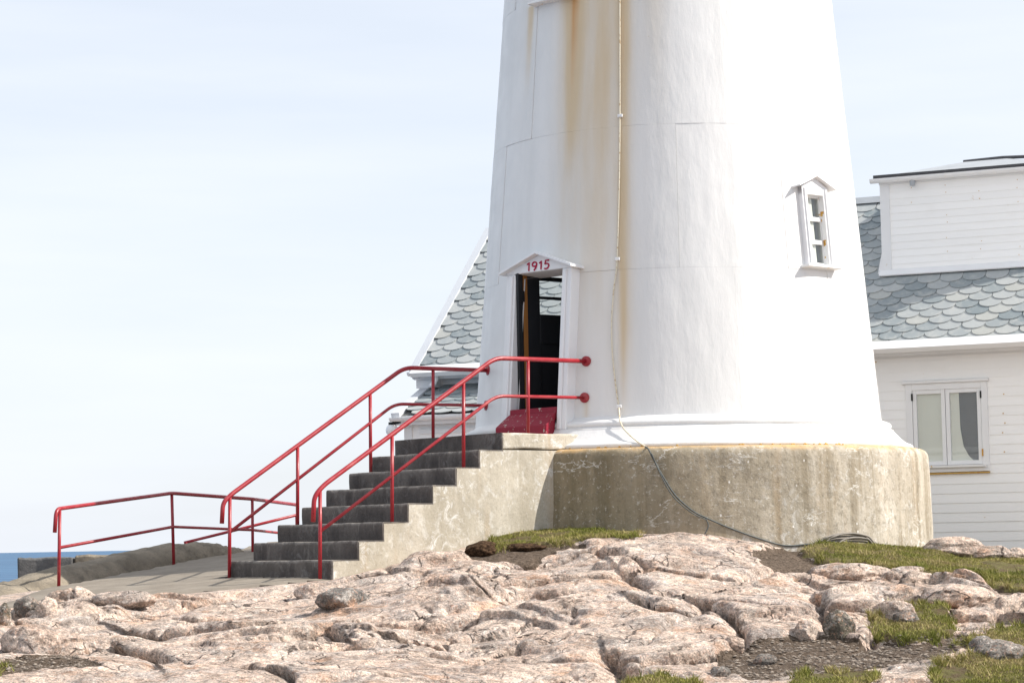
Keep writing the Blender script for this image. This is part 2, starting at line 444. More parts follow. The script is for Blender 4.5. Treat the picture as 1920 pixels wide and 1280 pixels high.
M_GRAVEL = t.done(t.mix(t.attr('tone'), (0.09, 0.07, 0.055), (0.30, 0.25, 0.205)), 0.9, t.bump(t.noise(t.co(), 60, 4), 0.4, 0.01))

# ------------------------------------------------------------------ object helpers
ROOTLOC = {}
def tag(o, label=None, cat=None, group=None, kind=None):
    if label: o['label'] = label
    if cat: o['category'] = cat
    if group: o['group'] = group
    if kind: o['kind'] = kind
    return o
def thing(name, loc, label, cat, group=None):
    o = bpy.data.objects.new(name, None)
    o.empty_display_size = 0.2
    COL.objects.link(o)
    o.location = tuple(float(q) for q in loc)
    ROOTLOC[o] = np.array(loc, float)
    return tag(o, label, cat, group)
def mesh_obj(name, verts, faces, mat, parent=None, smooth=False, attrs=None):
    me = bpy.data.meshes.new(name)
    off = ROOTLOC.get(parent, np.zeros(3)) if parent is not None else np.zeros(3)
    v = np.asarray(verts, float) - off
    me.from_pydata(v.tolist(), [], [tuple(int(i) for i in f) for f in faces])
    for m in (mat if isinstance(mat, (list, tuple)) else [mat]): me.materials.append(m)
    if smooth: me.polygons.foreach_set('use_smooth', [True] * len(me.polygons))
    if attrs:
        for k, a in attrs.items():
            at_ = me.attributes.new(k, 'FLOAT', 'POINT')
            at_.data.foreach_set('value', np.asarray(a, np.float32))
    me.update()
    o = bpy.data.objects.new(name, me)
    COL.objects.link(o)
    if parent is not None:
        o.parent = parent
        ROOTLOC[o] = off
    else:
        ROOTLOC[o] = np.zeros(3)
    return o
class Fr:
    """local frame: origin, x (right), y (depth), z (up)"""
    def __init__(s, o, x, y, z):
        s.o, s.x, s.y, s.z = (np.array(q, float) for q in (o, x, y, z))
    def __call__(s, a, b, c): return s.o + s.x * a + s.y * b + s.z * c
class MB:
    def __init__(s): s.v, s.f, s.mi = [], [], []
    def add(s, vs, fs, mi=0):
        k = len(s.v)
        s.v += [np.asarray(q, float) for q in vs]
        s.f += [tuple(i + k for i in f) for f in fs]
        s.mi += [mi] * len(fs)
        return s
    def box(s, fr, x0, x1, y0, y1, z0, z1, mi=0):
        P = [fr(x, y, z) for z in (z0, z1) for y in (y0, y1) for x in (x0, x1)]
        return s.add(P, [(0, 2, 3, 1), (4, 5, 7, 6), (0, 1, 5, 4), (2, 6, 7, 3), (0, 4, 6, 2), (1, 3, 7, 5)], mi)
    def prism(s, pts_a, pts_b, mi=0):
        n = len(pts_a)
        fs = [tuple(range(n))[::-1], tuple(range(n, 2 * n))]
        fs += [(i, (i + 1) % n, n + (i + 1) % n, n + i) for i in range(n)]
        return s.add(list(pts_a) + list(pts_b), fs, mi)
    def tube(s, pts, r, n=10, caps=True):
        pts = [np.asarray(p, float) for p in pts]
        k0 = len(s.v)
        up = np.array([0.13, 0.21, 0.97])
        m = len(pts)
        for i, p in enumerate(pts):
            d = pts[min(i + 1, m - 1)] - pts[max(i - 1, 0)]
            d = d / np.linalg.norm(d)
            a = np.cross(d, up)
            if np.linalg.norm(a) < 0.25: a = np.cross(d, np.array([0.9, 0.3, 0.0]))
            a /= np.linalg.norm(a)
            b = np.cross(d, a)
            if i and np.dot(a, prev) < 0 and abs(np.dot(a, prev)) > abs(np.dot(b, prev)): a, b = -a, -b
            if i:
                a = prev - d * np.dot(prev, d); a /= np.linalg.norm(a); b = np.cross(d, a)
            prev = a
            rr = r[i] if isinstance(r, (list, tuple)) else r
            for j in range(n):
                q = 2 * math.pi * j / n
                s.v.append(p + rr * (a * math.cos(q) + b * math.sin(q)))
        for i in range(m - 1):
            for j in range(n):
                A = k0 + i * n + j; B = k0 + i * n + (j + 1) % n
                s.f.append((A, B, B + n, A + n)); s.mi.append(0)
        if caps:
            s.f.append(tuple(k0 + j for j in range(n))[::-1]); s.mi.append(0)
            s.f.append(tuple(k0 + (m - 1) * n + j for j in range(n))); s.mi.append(0)
        return s
    def build(s, name, mat, parent=None, smooth=False, bevel=0.0, seg=1, sub=0, jitter=0.0):
        o = mesh_obj(name, s.v, s.f, mat, parent, smooth)
        me = o.data
        if any(s.mi): me.polygons.foreach_set('material_index', s.mi)
        bm = bmesh.new(); bm.from_mesh(me)
        bmesh.ops.recalc_face_normals(bm, faces=bm.faces)
        if sub:
            bmesh.ops.subdivide_edges(bm, edges=bm.edges, cuts=sub, use_grid_fill=True)
        if bevel:
            es = [e for e in bm.edges if len(e.link_faces) == 2 and e.calc_face_angle(0) > 0.6]
            bmesh.ops.bevel(bm, geom=es, offset=bevel, segments=seg, affect='EDGES', profile=0.5)
        if jitter:
            for q in bm.verts:
                c = q.co
                for ax in range(3):
                    q.co[ax] += jitter * (math.sin(c[0] * 7.3 + ax * 2.1) * math.cos(c[1] * 5.7 + ax) + math.sin(c[2] * 9.1 + c[0] * 11.0 + ax * 4.0) + random.uniform(-.5, .5)) * .5
        bm.to_mesh(me); bm.free()
        if smooth: me.polygons.foreach_set('use_smooth', [True] * len(me.polygons))
        me.update()
        return o
def smooth_path(pts, rad=0.12, n=6):
    """round the corners of a polyline"""
    pts = [np.asarray(p, float) for p in pts]
    out = [pts[0]]
    for i in range(1, len(pts) - 1):
        a, b, c = pts[i - 1], pts[i], pts[i + 1]
        d0 = np.linalg.norm(a - b); d1 = np.linalg.norm(c - b)
        r = min(rad, d0 * 0.45, d1 * 0.45)
        p0 = b + (a - b) / d0 * r; p1 = b + (c - b) / d1 * r
        for k in range(n + 1):
            q = k / n
            out.append((1 - q) ** 2 * p0 + 2 * q * (1 - q) * b + q * q * p1)
    out.append(pts[-1])
    return out
def spline(pts, n=8):
    pts = [np.asarray(p, float) for p in pts]
    P = [2 * pts[0] - pts[1]] + pts + [2 * pts[-1] - pts[-2]]
    out = []
    for i in range(1, len(P) - 2):
        for k in range(n):
            q = k / n
            a, b, c, d = P[i - 1], P[i], P[i + 1], P[i + 2]
            out.append(0.5 * (2 * b + (c - a) * q + (2 * a - 5 * b + 4 * c - d) * q * q + (3 * b - a - 3 * c + d) * q ** 3))
    out.append(pts[-1])
    return out

# ------------------------------------------------------------------ key measures
ALPHA = math.radians(40.0)
SD = np.array([math.cos(ALPHA), math.sin(ALPHA), 0])       # the stair climbs along this
SW = np.array([-math.sin(ALPHA), math.cos(ALPHA), 0])      # across the stair, away from the viewer
N1 = np.array([-2.026, 26.0, -0.154])                      # near nosing of the lowest step
GOING, RISE, SWID = 0.3526, 0.20657, 2.09
LAND_Z = N1[2] + 7 * RISE
AXIS = N1 + SW * SWID / 2 + SD * 6.33
AX, AY = AXIS[0], AXIS[1]
PL_R, PL_Z = 3.25, 1.10
T_Z0, T_R0, T_TAPER = 1.50, 2.655, 0.0858                  # tower body radius at T_Z0 and its taper
def tr_(z): return T_R0 - T_TAPER * (z - T_Z0)
def cone_hit(x, y, back=False):
    d = ray(x, y)
    lo = None
    ts = np.linspace(AY - 4, AY + 4, 4001)
    P = ts[:, None] * d[None]
    q = np.hypot(P[:, 0] - AX, P[:, 1] - AY) - tr_(P[:, 2])
    idx = np.where(q < 0)[0]
    if len(idx) == 0: return None
    p = P[idx[-1] if back else idx[0]]
    return math.atan2(p[0] - AX, -(p[1] - AY)), p[2]          # angle from -Y towards +X, height
def stair_plane(x, y, inset):
    return on_plane(x, y, N1 + SW * inset, SW)

# ------------------------------------------------------------------ the ground: bedrock
ctrl = []
def cp(x, y, Y): ctrl.append(at(x, y, Y))
for x in (-150, 150, 450, 750, 1050, 1350, 1650, 1950, 2200): cp(x, 1290, 18.8)
for x, Y in ((-150, 21), (150, 21), (450, 21), (750, 21), (1050, 21), (1350, 20.8), (1650, 20.8), (1950, 20.8), (2200, 20.8)): cp(x, 1205, Y)
for x, y, Y in ((-150, 1164, 23), (150, 1158, 23.2), (450, 1148, 23.4), (750, 1115, 23.6), (1050, 1105, 23.6), (1350, 1115, 23.2), (1650, 1130, 22.8), (1950, 1135, 22.6), (2200, 1150, 22.6)): cp(x, y, Y)
for x, y, Y in ((-100, 1150, 25.2), (60, 1138, 25.2), (300, 1130, 25.2), (500, 1114, 25.3), (820, 1062, 25.6), (950, 1045, 25.8), (1100, 1026, 26.2), (1240, 1010, 26.3), (1400, 1045, 25.6), (1500, 1060, 25.4), (1700, 1085, 25.2), (1900, 1100, 25.0), (2200, 1110, 25)): cp(x, y, Y)
for x, y in ((625, 1087), (700, 1066), (800, 1042), (870, 1022), (960, 1008), (1040, 998)): ctrl.append(stair_plane(x, y, 0.0))
for x, y, Y in ((1120, 1002, 27.6), (1240, 1009, 27.3), (1450, 1032, 27.3), (1600, 1030, 27.5), (1749, 1036, 29.6), (1850, 1038, 29.5), (1950, 1048, 28.8), (2200, 1060, 29)): cp(x, y, Y)
for x, y, Y in ((1800, 1040, 33), (2000, 1040, 34), (2300, 1045, 35)): cp(x, y, Y)
PATHP = [at(110, 1104, 28.7), at(326, 1058, 31.7), at(433, 1084, 27.6), at(610, 1087, 25.95), at(250, 1106, 26.4)]
_A = np.array([[p[0], p[1], 1] for p in PATHP]); _B = np.array([p[2] for p in PATHP])
PATHC = np.linalg.lstsq(_A, _B, rcond=None)[0]
def path_z(x, y): return PATHC[0] * x + PATHC[1] * y + PATHC[2]
for x, y in ((-5.6, 26.3), (-5.2, 28.5), (-4.6, 30.5), (-3.5, 27), (-3.2, 29.5), (-1.5, 28.5), (-4.2, 25.9), (-3.8, 33)): ctrl.append(np.array([x, y, path_z(x, y) - 0.12]))
for x, y, z in ((-7.6, 26.5, -1.1), (-8.5, 29, -2.6), (-7.2, 33, -2.2), (-5.5, 36, -1.6), (-1, 33, -.5), (-9, 24, -1.6), (-12, 34, -4),
                (3, 33, -.4), (8, 33, -.35), (0, 38, -.5), (9, 38, -.4), (-5, 38, -1.8), (-3, 15, -1.6), (3, 15, -1.6), (0, 10, -2.0),
                (-8, 15, -1.9), (8, 15, -1.8), (10, 24, -.6), (11, 29, -.4), (0, 2, -1.75), (-6, 4, -2), (6, 4, -2), (0, -6, -1.9), (12, 18, -1.4), (-10, 19, -1.8)):
    ctrl.append(np.array([x, y, z]))
CT = np.array(ctrl)
def _tps(r2): return 0.5 * r2 * np.log(r2 + 1e-9)
_n = len(CT)
_K = _tps((CT[:, None, 0] - CT[None, :, 0]) ** 2 + (CT[:, None, 1] - CT[None, :, 1]) ** 2) + np.eye(_n) * 0.05
_P = np.c_[np.ones(_n), CT[:, :2]]
_M = np.block([[_K, _P], [_P.T, np.zeros((3, 3))]])
_W = np.linalg.solve(_M, np.r_[CT[:, 2], 0, 0, 0])
def base_z(X, Y):
    o = _W[_n] + _W[_n + 1] * X + _W[_n + 2] * Y
    for i in range(_n):
        o = o + _W[i] * _tps((X - CT[i, 0]) ** 2 + (Y - CT[i, 1]) ** 2)
    return o
def lines(segs):
    out = []
    for a, b, st in segs:
        out += list(np.arange(a, b - 1e-6, st))
    out.append(segs[-1][1])
    return np.array(out)
GX = lines([(-70, -20, 5), (-20, -9, 1), (-9, -6.4, .1), (-6.4, 7.4, .022), (7.4, 11, .1), (11, 24, 1), (24, 74, 5)])
GY = lines([(-40, 4, 4), (4, 15, .5), (15, 18.2, .1), (18.2, 28.6, .028), (28.6, 34, .09), (34, 44, .5), (44, 90, 4)])
XX, YY = np.meshgrid(GX, GY)
# smooth base on a coarse grid, sampled bilinearly
_cx = np.arange(-14, 14.01, .2); _cy = np.arange(-8, 40.01, .2)
_cX, _cY = np.meshgrid(_cx, _cy)
_cZ = base_z(_cX, _cY)
def bil(cx, cy, G, X, Y):
    fx = np.clip((X - cx[0]) / (cx[1] - cx[0]), 0, len(cx) - 1.001); fy = np.clip((Y - cy[0]) / (cy[1] - cy[0]), 0, len(cy) - 1.001)
    i, j = fx.astype(int), fy.astype(int)
    a, b = fx - i, fy - j
    return (G[j, i] * (1 - a) + G[j, i + 1] * a) * (1 - b) + (G[j + 1, i] * (1 - a) + G[j + 1, i + 1] * a) * b
ZB = bil(_cx, _cy, _cZ, XX, YY)
dist = np.hypot((XX - 3) / 1.25, (YY - 24) / 1.15)
fall = np.clip(dist - 15, 0, None)
ZB = ZB - fall * 0.28 - np.clip(-XX - 9.5, 0, None) * 0.35
PX, PY = project(np.stack([XX, YY, ZB], -1))
near_ok = YY > 15
jx = fbm(XX * 2.2, YY * 2.2, 91, 4) * 22; jy = fbm(XX * 2.2 + 9, YY * 2.2, 92, 4) * 9
def mask(polys, blur=1.0):
    r = np.zeros(XX.shape)
    for p in polys: r = np.maximum(r, in_poly(PX + jx, PY + jy, p) & near_ok)
    return r.astype(float)
def soften(m, k):
    for _ in range(k):
        m = (m + np.roll(m, 1, 0) + np.roll(m, -1, 0) + np.roll(m, 1, 1) + np.roll(m, -1, 1)) / 5
    return m
TURF = mask([[(880, 1026), (920, 1008), (1000, 990), (1060, 978), (1130, 986), (1200, 996), (1190, 1012), (1100, 1018), (1040, 1022), (930, 1030)],
             [(1500, 1036), (1560, 1018), (1640, 1008), (1780, 1018), (1960, 1036), (1960, 1112), (1850, 1096), (1760, 1078), (1650, 1062), (1560, 1052)],
             [(1640, 1168), (1700, 1142), (1765, 1148), (1790, 1190), (1720, 1204), (1650, 1192)],
             [(1790, 1208), (1860, 1186), (1960, 1176), (1960, 1205), (1880, 1216)], [(1760, 1262), (1850, 1244), (1960, 1240), (1960, 1300), (1750, 1300)],
             [(1500, 1272), (1600, 1262), (1660, 1275), (1640, 1300), (1480, 1300)], [(0, 1250), (30, 1246), (34, 1256), (0, 1260)],
             [(1180, 1278), (1240, 1268), (1300, 1284), (1290, 1300), (1170, 1300)]])
SOIL = mask([[(1340, 1222), (1420, 1200), (1500, 1194), (1640, 1198), (1800, 1192), (1830, 1215), (1780, 1245), (1600, 1262), (1450, 1264), (1350, 1250)],
             [(-40, 1236), (130, 1214), (190, 1240), (60, 1266), (-40, 1274)], [(860, 1040), (880, 1018), (930, 1012), (1060, 1016), (1110, 1024), (1000, 1036), (920, 1044)],
             [(1410, 1040), (1480, 1024), (1600, 1030), (1640, 1046), (1560, 1066), (1470, 1062)], [(1740, 1090), (1770, 1072), (1870, 1080), (1960, 1100), (1960, 1130), (1830, 1110)]])
t_soft = soften(TURF, 3); s_soft = soften(SOIL, 3)
ts_wide = np.clip(soften(np.maximum(TURF, SOIL), 12), 0, 1)
# rock relief
wx = XX + 0.20 * fbm(XX * 1.0, YY * 1.0, 3, 2); wy = YY + 0.20 * fbm(XX * 1.0 + 7, YY * 1.0, 4, 2)
ca, sa = math.cos(-0.25), math.sin(-0.25)
ru, rv = wx * ca - wy * sa, wx * sa + wy * ca
rel = np.zeros(XX.shape)
slab = np.maximum(np.exp(-((PX - 1140) / 190) ** 2 - ((PY - 1195) / 85) ** 2), np.exp(-((PX - 420) / 200) ** 2 - ((PY - 1235) / 50) ** 2))
slab = np.maximum(slab, .9 * sstep(-.12, .22, fbm(XX * .42 + 3, YY * .42, 151, 2) - .18 * sstep(2.0, 4.0, XX)))
f1, f2, h1, h2, h3, dx, dy = voro(ru / 2.6, rv / 1.7, 1)
e = f2 - f1
rel += (1 - .45 * slab) * ((h1 - .45) * .12 + (dx * (h2 - .5) * .26 + dy * (h3 - .60) * .30)) * sstep(0, .05, e) - .15 * np.exp(-e / .022) * sstep(.3, .6, h2 + .2)
q = fbm(ru * .6, rv * .95, 15, 2, .4) * .30
stp = .10
fr_ = q / stp - np.floor(q / stp)
rel += (1 - .75 * slab) * (np.floor(q / stp) + sstep(.74, 1.0, fr_) * .8 + fr_ * .2) * stp
f1, f2, h1, h2, h3, dx, dy = voro(ru / .95 + 3, rv / .7, 2)
e = f2 - f1
patch = sstep(-.15, .4, fbm(XX * .7, YY * .7, 55, 3) + .12 * sstep(1.5, 4, XX)) * (1 - .85 * slab)
rel += .75 * patch * (((h1 - .45) * .06 + (dx * (h2 - .5) + dy * (h3 - .60)) * .11) * sstep(0, .06, e) - .08 * np.exp(-e / .028) * (h3 > .35))
f1, f2, h1, h2, h3, dx, dy = voro(ru / .30, rv / .24, 8)
patch2 = sstep(.12, .5, fbm(XX * .9 + 4, YY * .9, 77, 3) + .12 * sstep(2, 4, XX)) * (1 - slab)
rel += .8 * patch2 * ((h1 - .5) * .03 * sstep(0, .2, f2 - f1) - .03 * np.exp(-(f2 - f1) / .06))
for sc_, dp_, sd_ in ((.9, .075, 201), (1.9, .05, 211), (4.1, .024, 221)):
    n_ = np.abs(fbm(ru * sc_, rv * sc_ * 1.25, sd_, 3, .45))
    rel -= (1 - .7 * slab) * dp_ * np.exp(-n_ / .012) * sstep(-.1, .2, fbm(XX * .8, YY * .8, sd_ + 3, 2))
rel += .09 * fbm(XX * .8, YY * .8, 21, 3) + .045 * (1 - .6 * slab) * fbm(ru * 2.0, rv * 2.8, 22, 4, .5) + .016 * fbm(XX * 9, YY * 9, 23, 5, .62)
rel *= .86
# a few marked clefts, ledges and hollows of the outcrop, in ground coordinates
def gp(x, y):
    Y0 = np.interp(y, [1040, 1105, 1135, 1205, 1290], [25.6, 23.6, 23.2, 21, 18.8])
    p = at(x, y, Y0); return p[0], p[1]
def cleft(pts, depth, width, drop=0.0):
    global rel
    P = [gp(*q) for q in pts]
    d = np.full(XX.shape, 9.0)
    side = np.zeros(XX.shape)
    for (x0, y0), (x1, y1) in zip(P[:-1], P[1:]):
        L2 = (x1 - x0) ** 2 + (y1 - y0) ** 2
        q = np.clip(((XX - x0) * (x1 - x0) + (YY - y0) * (y1 - y0)) / L2, 0, 1)
        ex, ey = XX - x0 - q * (x1 - x0), YY - y0 - q * (y1 - y0)
        dd = np.hypot(ex, ey)
        m = dd < d
        side = np.where(m, np.sign((x1 - x0) * ey - (y1 - y0) * ex), side)
        d = np.where(m, dd, d)
    wn_ = d + .05 * fbm(XX * 5, YY * 5, 31, 4)
    rel = rel - depth * np.exp(-np.clip(wn_, 0, None) / width)
    if drop: rel = rel + drop * np.exp(-d / .45) * (side > 0)
cleft([(765, 1192), (830, 1196), (905, 1186)], .20, .05, .10)
cleft([(1140, 1225), (1170, 1262), (1190, 1275)], .28, .07, .06)
cleft([(940, 1112), (1000, 1094), (1060, 1100)], .20, .07, .05)
cleft([(1170, 1070), (1210, 1088), (1215, 1100)], .16, .06, .05)
cleft([(560, 1185), (610, 1178), (650, 1196)], .16, .06, .08)
cleft([(240, 1150), (310, 1168), (420, 1166)], .14, .06, .08)
cleft([(620, 1210), (700, 1205), (750, 1200)], .14, .06, .06)
cleft([(1190, 1155), (1230, 1168), (1290, 1172)], .14, .06, .05)
cleft([(1300, 1150), (1370, 1180), (1400, 1215)], .15, .06, .06)
cleft([(1530, 1150), (1545, 1180), (1560, 1196)], .15, .07, .05)
cleft([(130, 1200), (210, 1185), (290, 1208), (300, 1240)], .16, .07, .08)
cleft([(1440, 1110), (1530, 1092), (1620, 1098)], .12, .05, .06)
# the rock stays off the masonry
stair_t = (XX - N1[0]) * SD[0] + (YY - N1[1]) * SD[1]; stair_w = (XX - N1[0]) * SW[0] + (YY - N1[1]) * SW[1]
gate = sstep(0.0, .5, np.maximum(-stair_w, -stair_t))
gate = np.maximum(gate, 0) * sstep(0.0, .6, np.hypot(XX - AX, YY - AY) - PL_R) * .85 + .15
gate = gate * (1 - .85 * ts_wide) * sstep(15, 17, YY) * (1 - .5 * sstep(28, 31, YY))
PATHPOLY = [(-6.9, 25.9), (-5.6, 25.5), (-4.2, 25.4), (-2.9, 25.55), (-1.9, 25.9), (-3.4, 27.7), (-1.8, 30.5), (-2.4, 36), (-3.8, 36.2), (-4.6, 32), (-5.6, 28.9), (-7.2, 27.2)]
pm = soften(in_poly(XX, YY, [(x_, y_ - (.30 if y_ < 26 else 0)) for x_, y_ in PATHPOLY]).astype(float), 5)
pmw = soften(in_poly(XX, YY, [(x_, y_ - (.45 if y_ < 26 else 0)) for x_, y_ in PATHPOLY]).astype(float), 30)
gate = gate * (1 - .9 * pmw)
ZT = ZB + rel * gate + ts_wide * (.035 * fbm(XX * 3, YY * 3, 61, 4) + .03 * np.abs(fbm(XX * 1.3, YY * 1.3, 63, 3)))
ZT = ZT + t_soft * .03 - s_soft * (1 - t_soft) * .05
ZT = ZT * (1 - pm) + (path_z(XX, YY) - .006) * pm
under = sstep(0, .12, stair_w) * sstep(0.02, .15, stair_t) * (stair_w < SWID) * (stair_t < 4)
ZT = ZT * (1 - under) + (np.minimum(ZT, -.75)) * under
def grid_faces(nx, ny):
    i = np.arange(ny - 1)[:, None] * nx + np.arange(nx - 1)[None]
    return np.stack([i, i + 1, i + 1 + nx, i + nx], -1).reshape(-1, 4)
def fast_mesh(name, V, Fq, mat, attrs=None, smooth=True):
    me = bpy.data.meshes.new(name)
    me.vertices.add(len(V)); me.vertices.foreach_set('co', np.asarray(V, np.float32).ravel())
    k = Fq.shape[1]
    me.loops.add(Fq.size); me.loops.foreach_set('vertex_index', Fq.astype(np.int32).ravel())
    me.polygons.add(len(Fq)); me.polygons.foreach_set('loop_start', np.arange(0, Fq.size, k, dtype=np.int32))
    me.polygons.foreach_set('use_smooth', np.full(len(Fq), smooth))
    me.materials.append(mat)
    if attrs:
        for a, d in attrs.items():
            q = me.attributes.new(a, 'FLOAT', 'POINT'); q.data.foreach_set('value', np.asarray(d, np.float32).ravel())
    me.update(calc_edges=True); me.validate()
    o = bpy.data.objects.new(name, me); COL.objects.link(o); ROOTLOC[o] = np.zeros(3)
    return o
def boxblur(A, ri, rj):
    for ax, r_ in ((1, ri), (0, rj)):
        c = np.cumsum(np.concatenate([np.repeat(A.take([0], ax), r_ + 1, ax), A, np.repeat(A.take([-1], ax), r_, ax)], ax), ax)
        n_ = A.shape[ax]
        A = (c.take(range(2 * r_ + 1, 2 * r_ + 1 + n_), ax) - c.take(range(0, n_), ax)) / (2 * r_ + 1)
    return A
fine = sstep(-6.4, -6.0, XX) * sstep(7.4, 7.0, XX) if False else np.clip((XX + 6.3) / .5, 0, 1) * np.clip((7.3 - XX) / .5, 0, 1) * np.clip((YY - 18.3) / .5, 0, 1) * np.clip((28.4 - YY) / .5, 0, 1)
dev = np.clip(ZT - boxblur(ZT, 11, 9), -.12, .12) * fine * (1 - ts_wide) * (1 - pmw) * sstep(.1, .5, gate)
V = np.stack([XX - .55 * dev, YY - 1.1 * dev, ZT], -1).reshape(-1, 3)      # ledges lean out over their foot
bed = fast_mesh('bedrock_ground', V, grid_faces(len(GX), len(GY)), M_ROCK, {'turf': np.clip(t_soft * 1.2, 0, 1), 'soil': np.clip(s_soft * 1.2 * (1 - t_soft), 0, 1)})
tag(bed, 'pale pink granite outcrop with clefts, soil and turf', kind='structure')
def ground_z(x, y):
    i = np.clip(np.searchsorted(GX, x) - 1, 0, len(GX) - 2); j = np.clip(np.searchsorted(GY, y) - 1, 0, len(GY) - 2)
    a = (x - GX[i]) / (GX[i + 1] - GX[i]); b = (y - GY[j]) / (GY[j + 1] - GY[j])
    return (ZT[j, i] * (1 - a) + ZT[j, i + 1] * a) * (1 - b) + (ZT[j + 1, i] * (1 - a) + ZT[j + 1, i + 1] * a) * b
def ground_hit(x, y):
    d = ray(x, y)
    ts = np.arange(16, 36, .01)
    P = ts[:, None] * d[None]
    below = np.where(P[:, 2] < ground_z(P[:, 0], P[:, 1]))[0]
    return P[below[0]] if len(below) else P[-1]

# ------------------------------------------------------------------ the sea
R = 90000.0
sx = [-R, -3000, -300, 300, 3000, R]; sy = [-R, -3000, -300, 300, 3000, R]
sv = [(x, y, -24.0) for y in sy for x in sx]
sea = mesh_obj('sea', sv, grid_faces(6, 6), M_SEA)
tag(sea, 'blue sea reaching to the horizon', kind='structure')

# ------------------------------------------------------------------ concrete path
pxs = np.arange(-7.3, -1.3, .1); pys = np.arange(25.0, 36.6, .1)
pX, pY = np.meshgrid(pxs, pys)
inside = in_poly(pX + .06 * fbm(pX * 3, pY * 3, 5, 3), pY + .06 * fbm(pX * 3, pY * 3, 6, 3), PATHPOLY)
pZ = path_z(pX, pY) + .014 + .010 * fbm(pX * 2, pY * 2, 8, 4) - .3 * np.clip(-pX - 5.6, 0, None) ** 1.5
edge = soften(inside.astype(float), 2)
pZ = pZ - .10 * np.clip(.97 - edge, 0, 1) * (pY < 26.4)
fq = grid_faces(len(pxs), len(pys))
keep = inside.ravel()[fq].all(1)
path = fast_mesh('concrete_path', np.stack([pX, pY, pZ], -1).reshape(-1, 3), fq[keep], M_PATH)
tag(path, 'worn grey-beige concrete path leading round the foot of the steps', kind='structure')

# ------------------------------------------------------------------ lighthouse
lh = thing('lighthouse', (AX, AY, 0), 'tall white painted iron lighthouse tower with rust runs on a round concrete plinth', 'lighthouse')
def cyl(th, z, r): return np.array([AX + r * math.sin(th), AY - r * math.cos(th), z])
def lathe(name, prof, mat, parent, n=160, wob=0.0, smooth=True):
    vs, fs = [], []
    for (r, z) in prof:
        for j in range(n):
            q = 2 * math.pi * j / n
            rr = r + wob * (math.sin(q * 9 + z * 5) * .5 + math.sin(q * 23 + z * 11) * .3 + random.uniform(-.3, .3))
            vs.append(cyl(q, z, rr))
    m = len(prof)
    for i in range(m - 1):
        for j in range(n):
            fs.append((i * n + j, i * n + (j + 1) % n, (i + 1) * n + (j + 1) % n, (i + 1) * n + j))
    return mesh_obj(name, vs, fs, mat, parent, smooth)
prof = [(PL_R + .03, -1.2)] + [(PL_R + .03 - .03 * k / 14, -.6 + 1.55 * k / 14) for k in range(15)]
prof += [(PL_R - .004, PL_Z - .10), (PL_R - .015, PL_Z - .06), (PL_R - .04, PL_Z - .028), (PL_R - .075, PL_Z - .010), (PL_R - .12, PL_Z), (PL_R - .3, PL_Z + .006), (2.3, PL_Z + .008)]
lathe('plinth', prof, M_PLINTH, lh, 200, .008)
# base moulding
mp = [(q_ + .075 * (1 - k_ / 24) + (.03 if k_ < 20 else .02), z_) for k_, (q_, z_) in enumerate([(2.94, PL_Z + .004), (2.955, PL_Z + .02), (2.955, PL_Z + .045), (2.94, PL_Z + .06), (2.90, PL_Z + .075), (2.86, PL_Z + .10), (2.82, PL_Z + .14), (2.775, PL_Z + .19),
      (2.745, PL_Z + .225), (2.735, PL_Z + .24), (2.735, PL_Z + .255), (2.705, PL_Z + .262), (2.70, PL_Z + .275), (2.715, PL_Z + .285), (2.725, PL_Z + .30), (2.725, PL_Z + .32),
      (2.71, PL_Z + .34), (2.68, PL_Z + .355), (2.65, PL_Z + .362), (2.632, PL_Z + .375), (2.622, PL_Z + .40), (2.56, PL_Z + .42)])]
# rust map on the tower, (angle, height)
def hz(x, y): return cone_hit(x, y)
S = []
def streak(x, y0, y1, wpx, amp, fade=1.0):
    th, z0 = hz(x, max(y0, 2)); _, z1 = hz(x, y1)
    thb, _ = hz(x + wpx, max(y0, 2))
    if y0 < 0: z0 += 3.0
    S.append((th, z0, z1, abs(thb - th), amp, fade))
streak(1076, -1, 340, 9, .95); streak(1082, -1, 300, 14, .35); streak(1066, -1, 520, 12, .28); streak(1105, -1, 900, 42, .32); streak(1142, -1, 900, 30, .28); streak(1215, -1, 1000, 60, .13); streak(1110, -1, 1400, 80, .10); streak(1060, -1, 600, 24, .2)
streak(1168, -1, 790, 6, .27, .3); streak(1174, -1, 790, 13, .22, .2); streak(997, 10, 200, 6, .45); streak(985, -1, 420, 16, .14)
streak(1300, -1, 60, 60, .13); streak(1400, -1, 70, 50, .12); streak(1235, -1, 300, 30, .12)
streak(1098, 752, 800, 5, .2, .3)
def rust_at(th, z):
    r = 0.0
    for (a, z0, z1, w, amp, fade) in S:
        d = (th - a + math.pi) % (2 * math.pi) - math.pi
        if abs(d) > 3.2 * w or z > z0 + .02: continue
        q = np.clip((z0 - z) / max(z0 - z1, .01), 0, 1.4)
        v_ = max(0.0, 1 - q) ** fade if fade >= .8 else max(0, 1.0 - max(0, q - .85) * 6) * (1 - .3 * q)
        r += amp * math.exp(-(d / w) ** 2) * v_
    return min(r, 1.0)
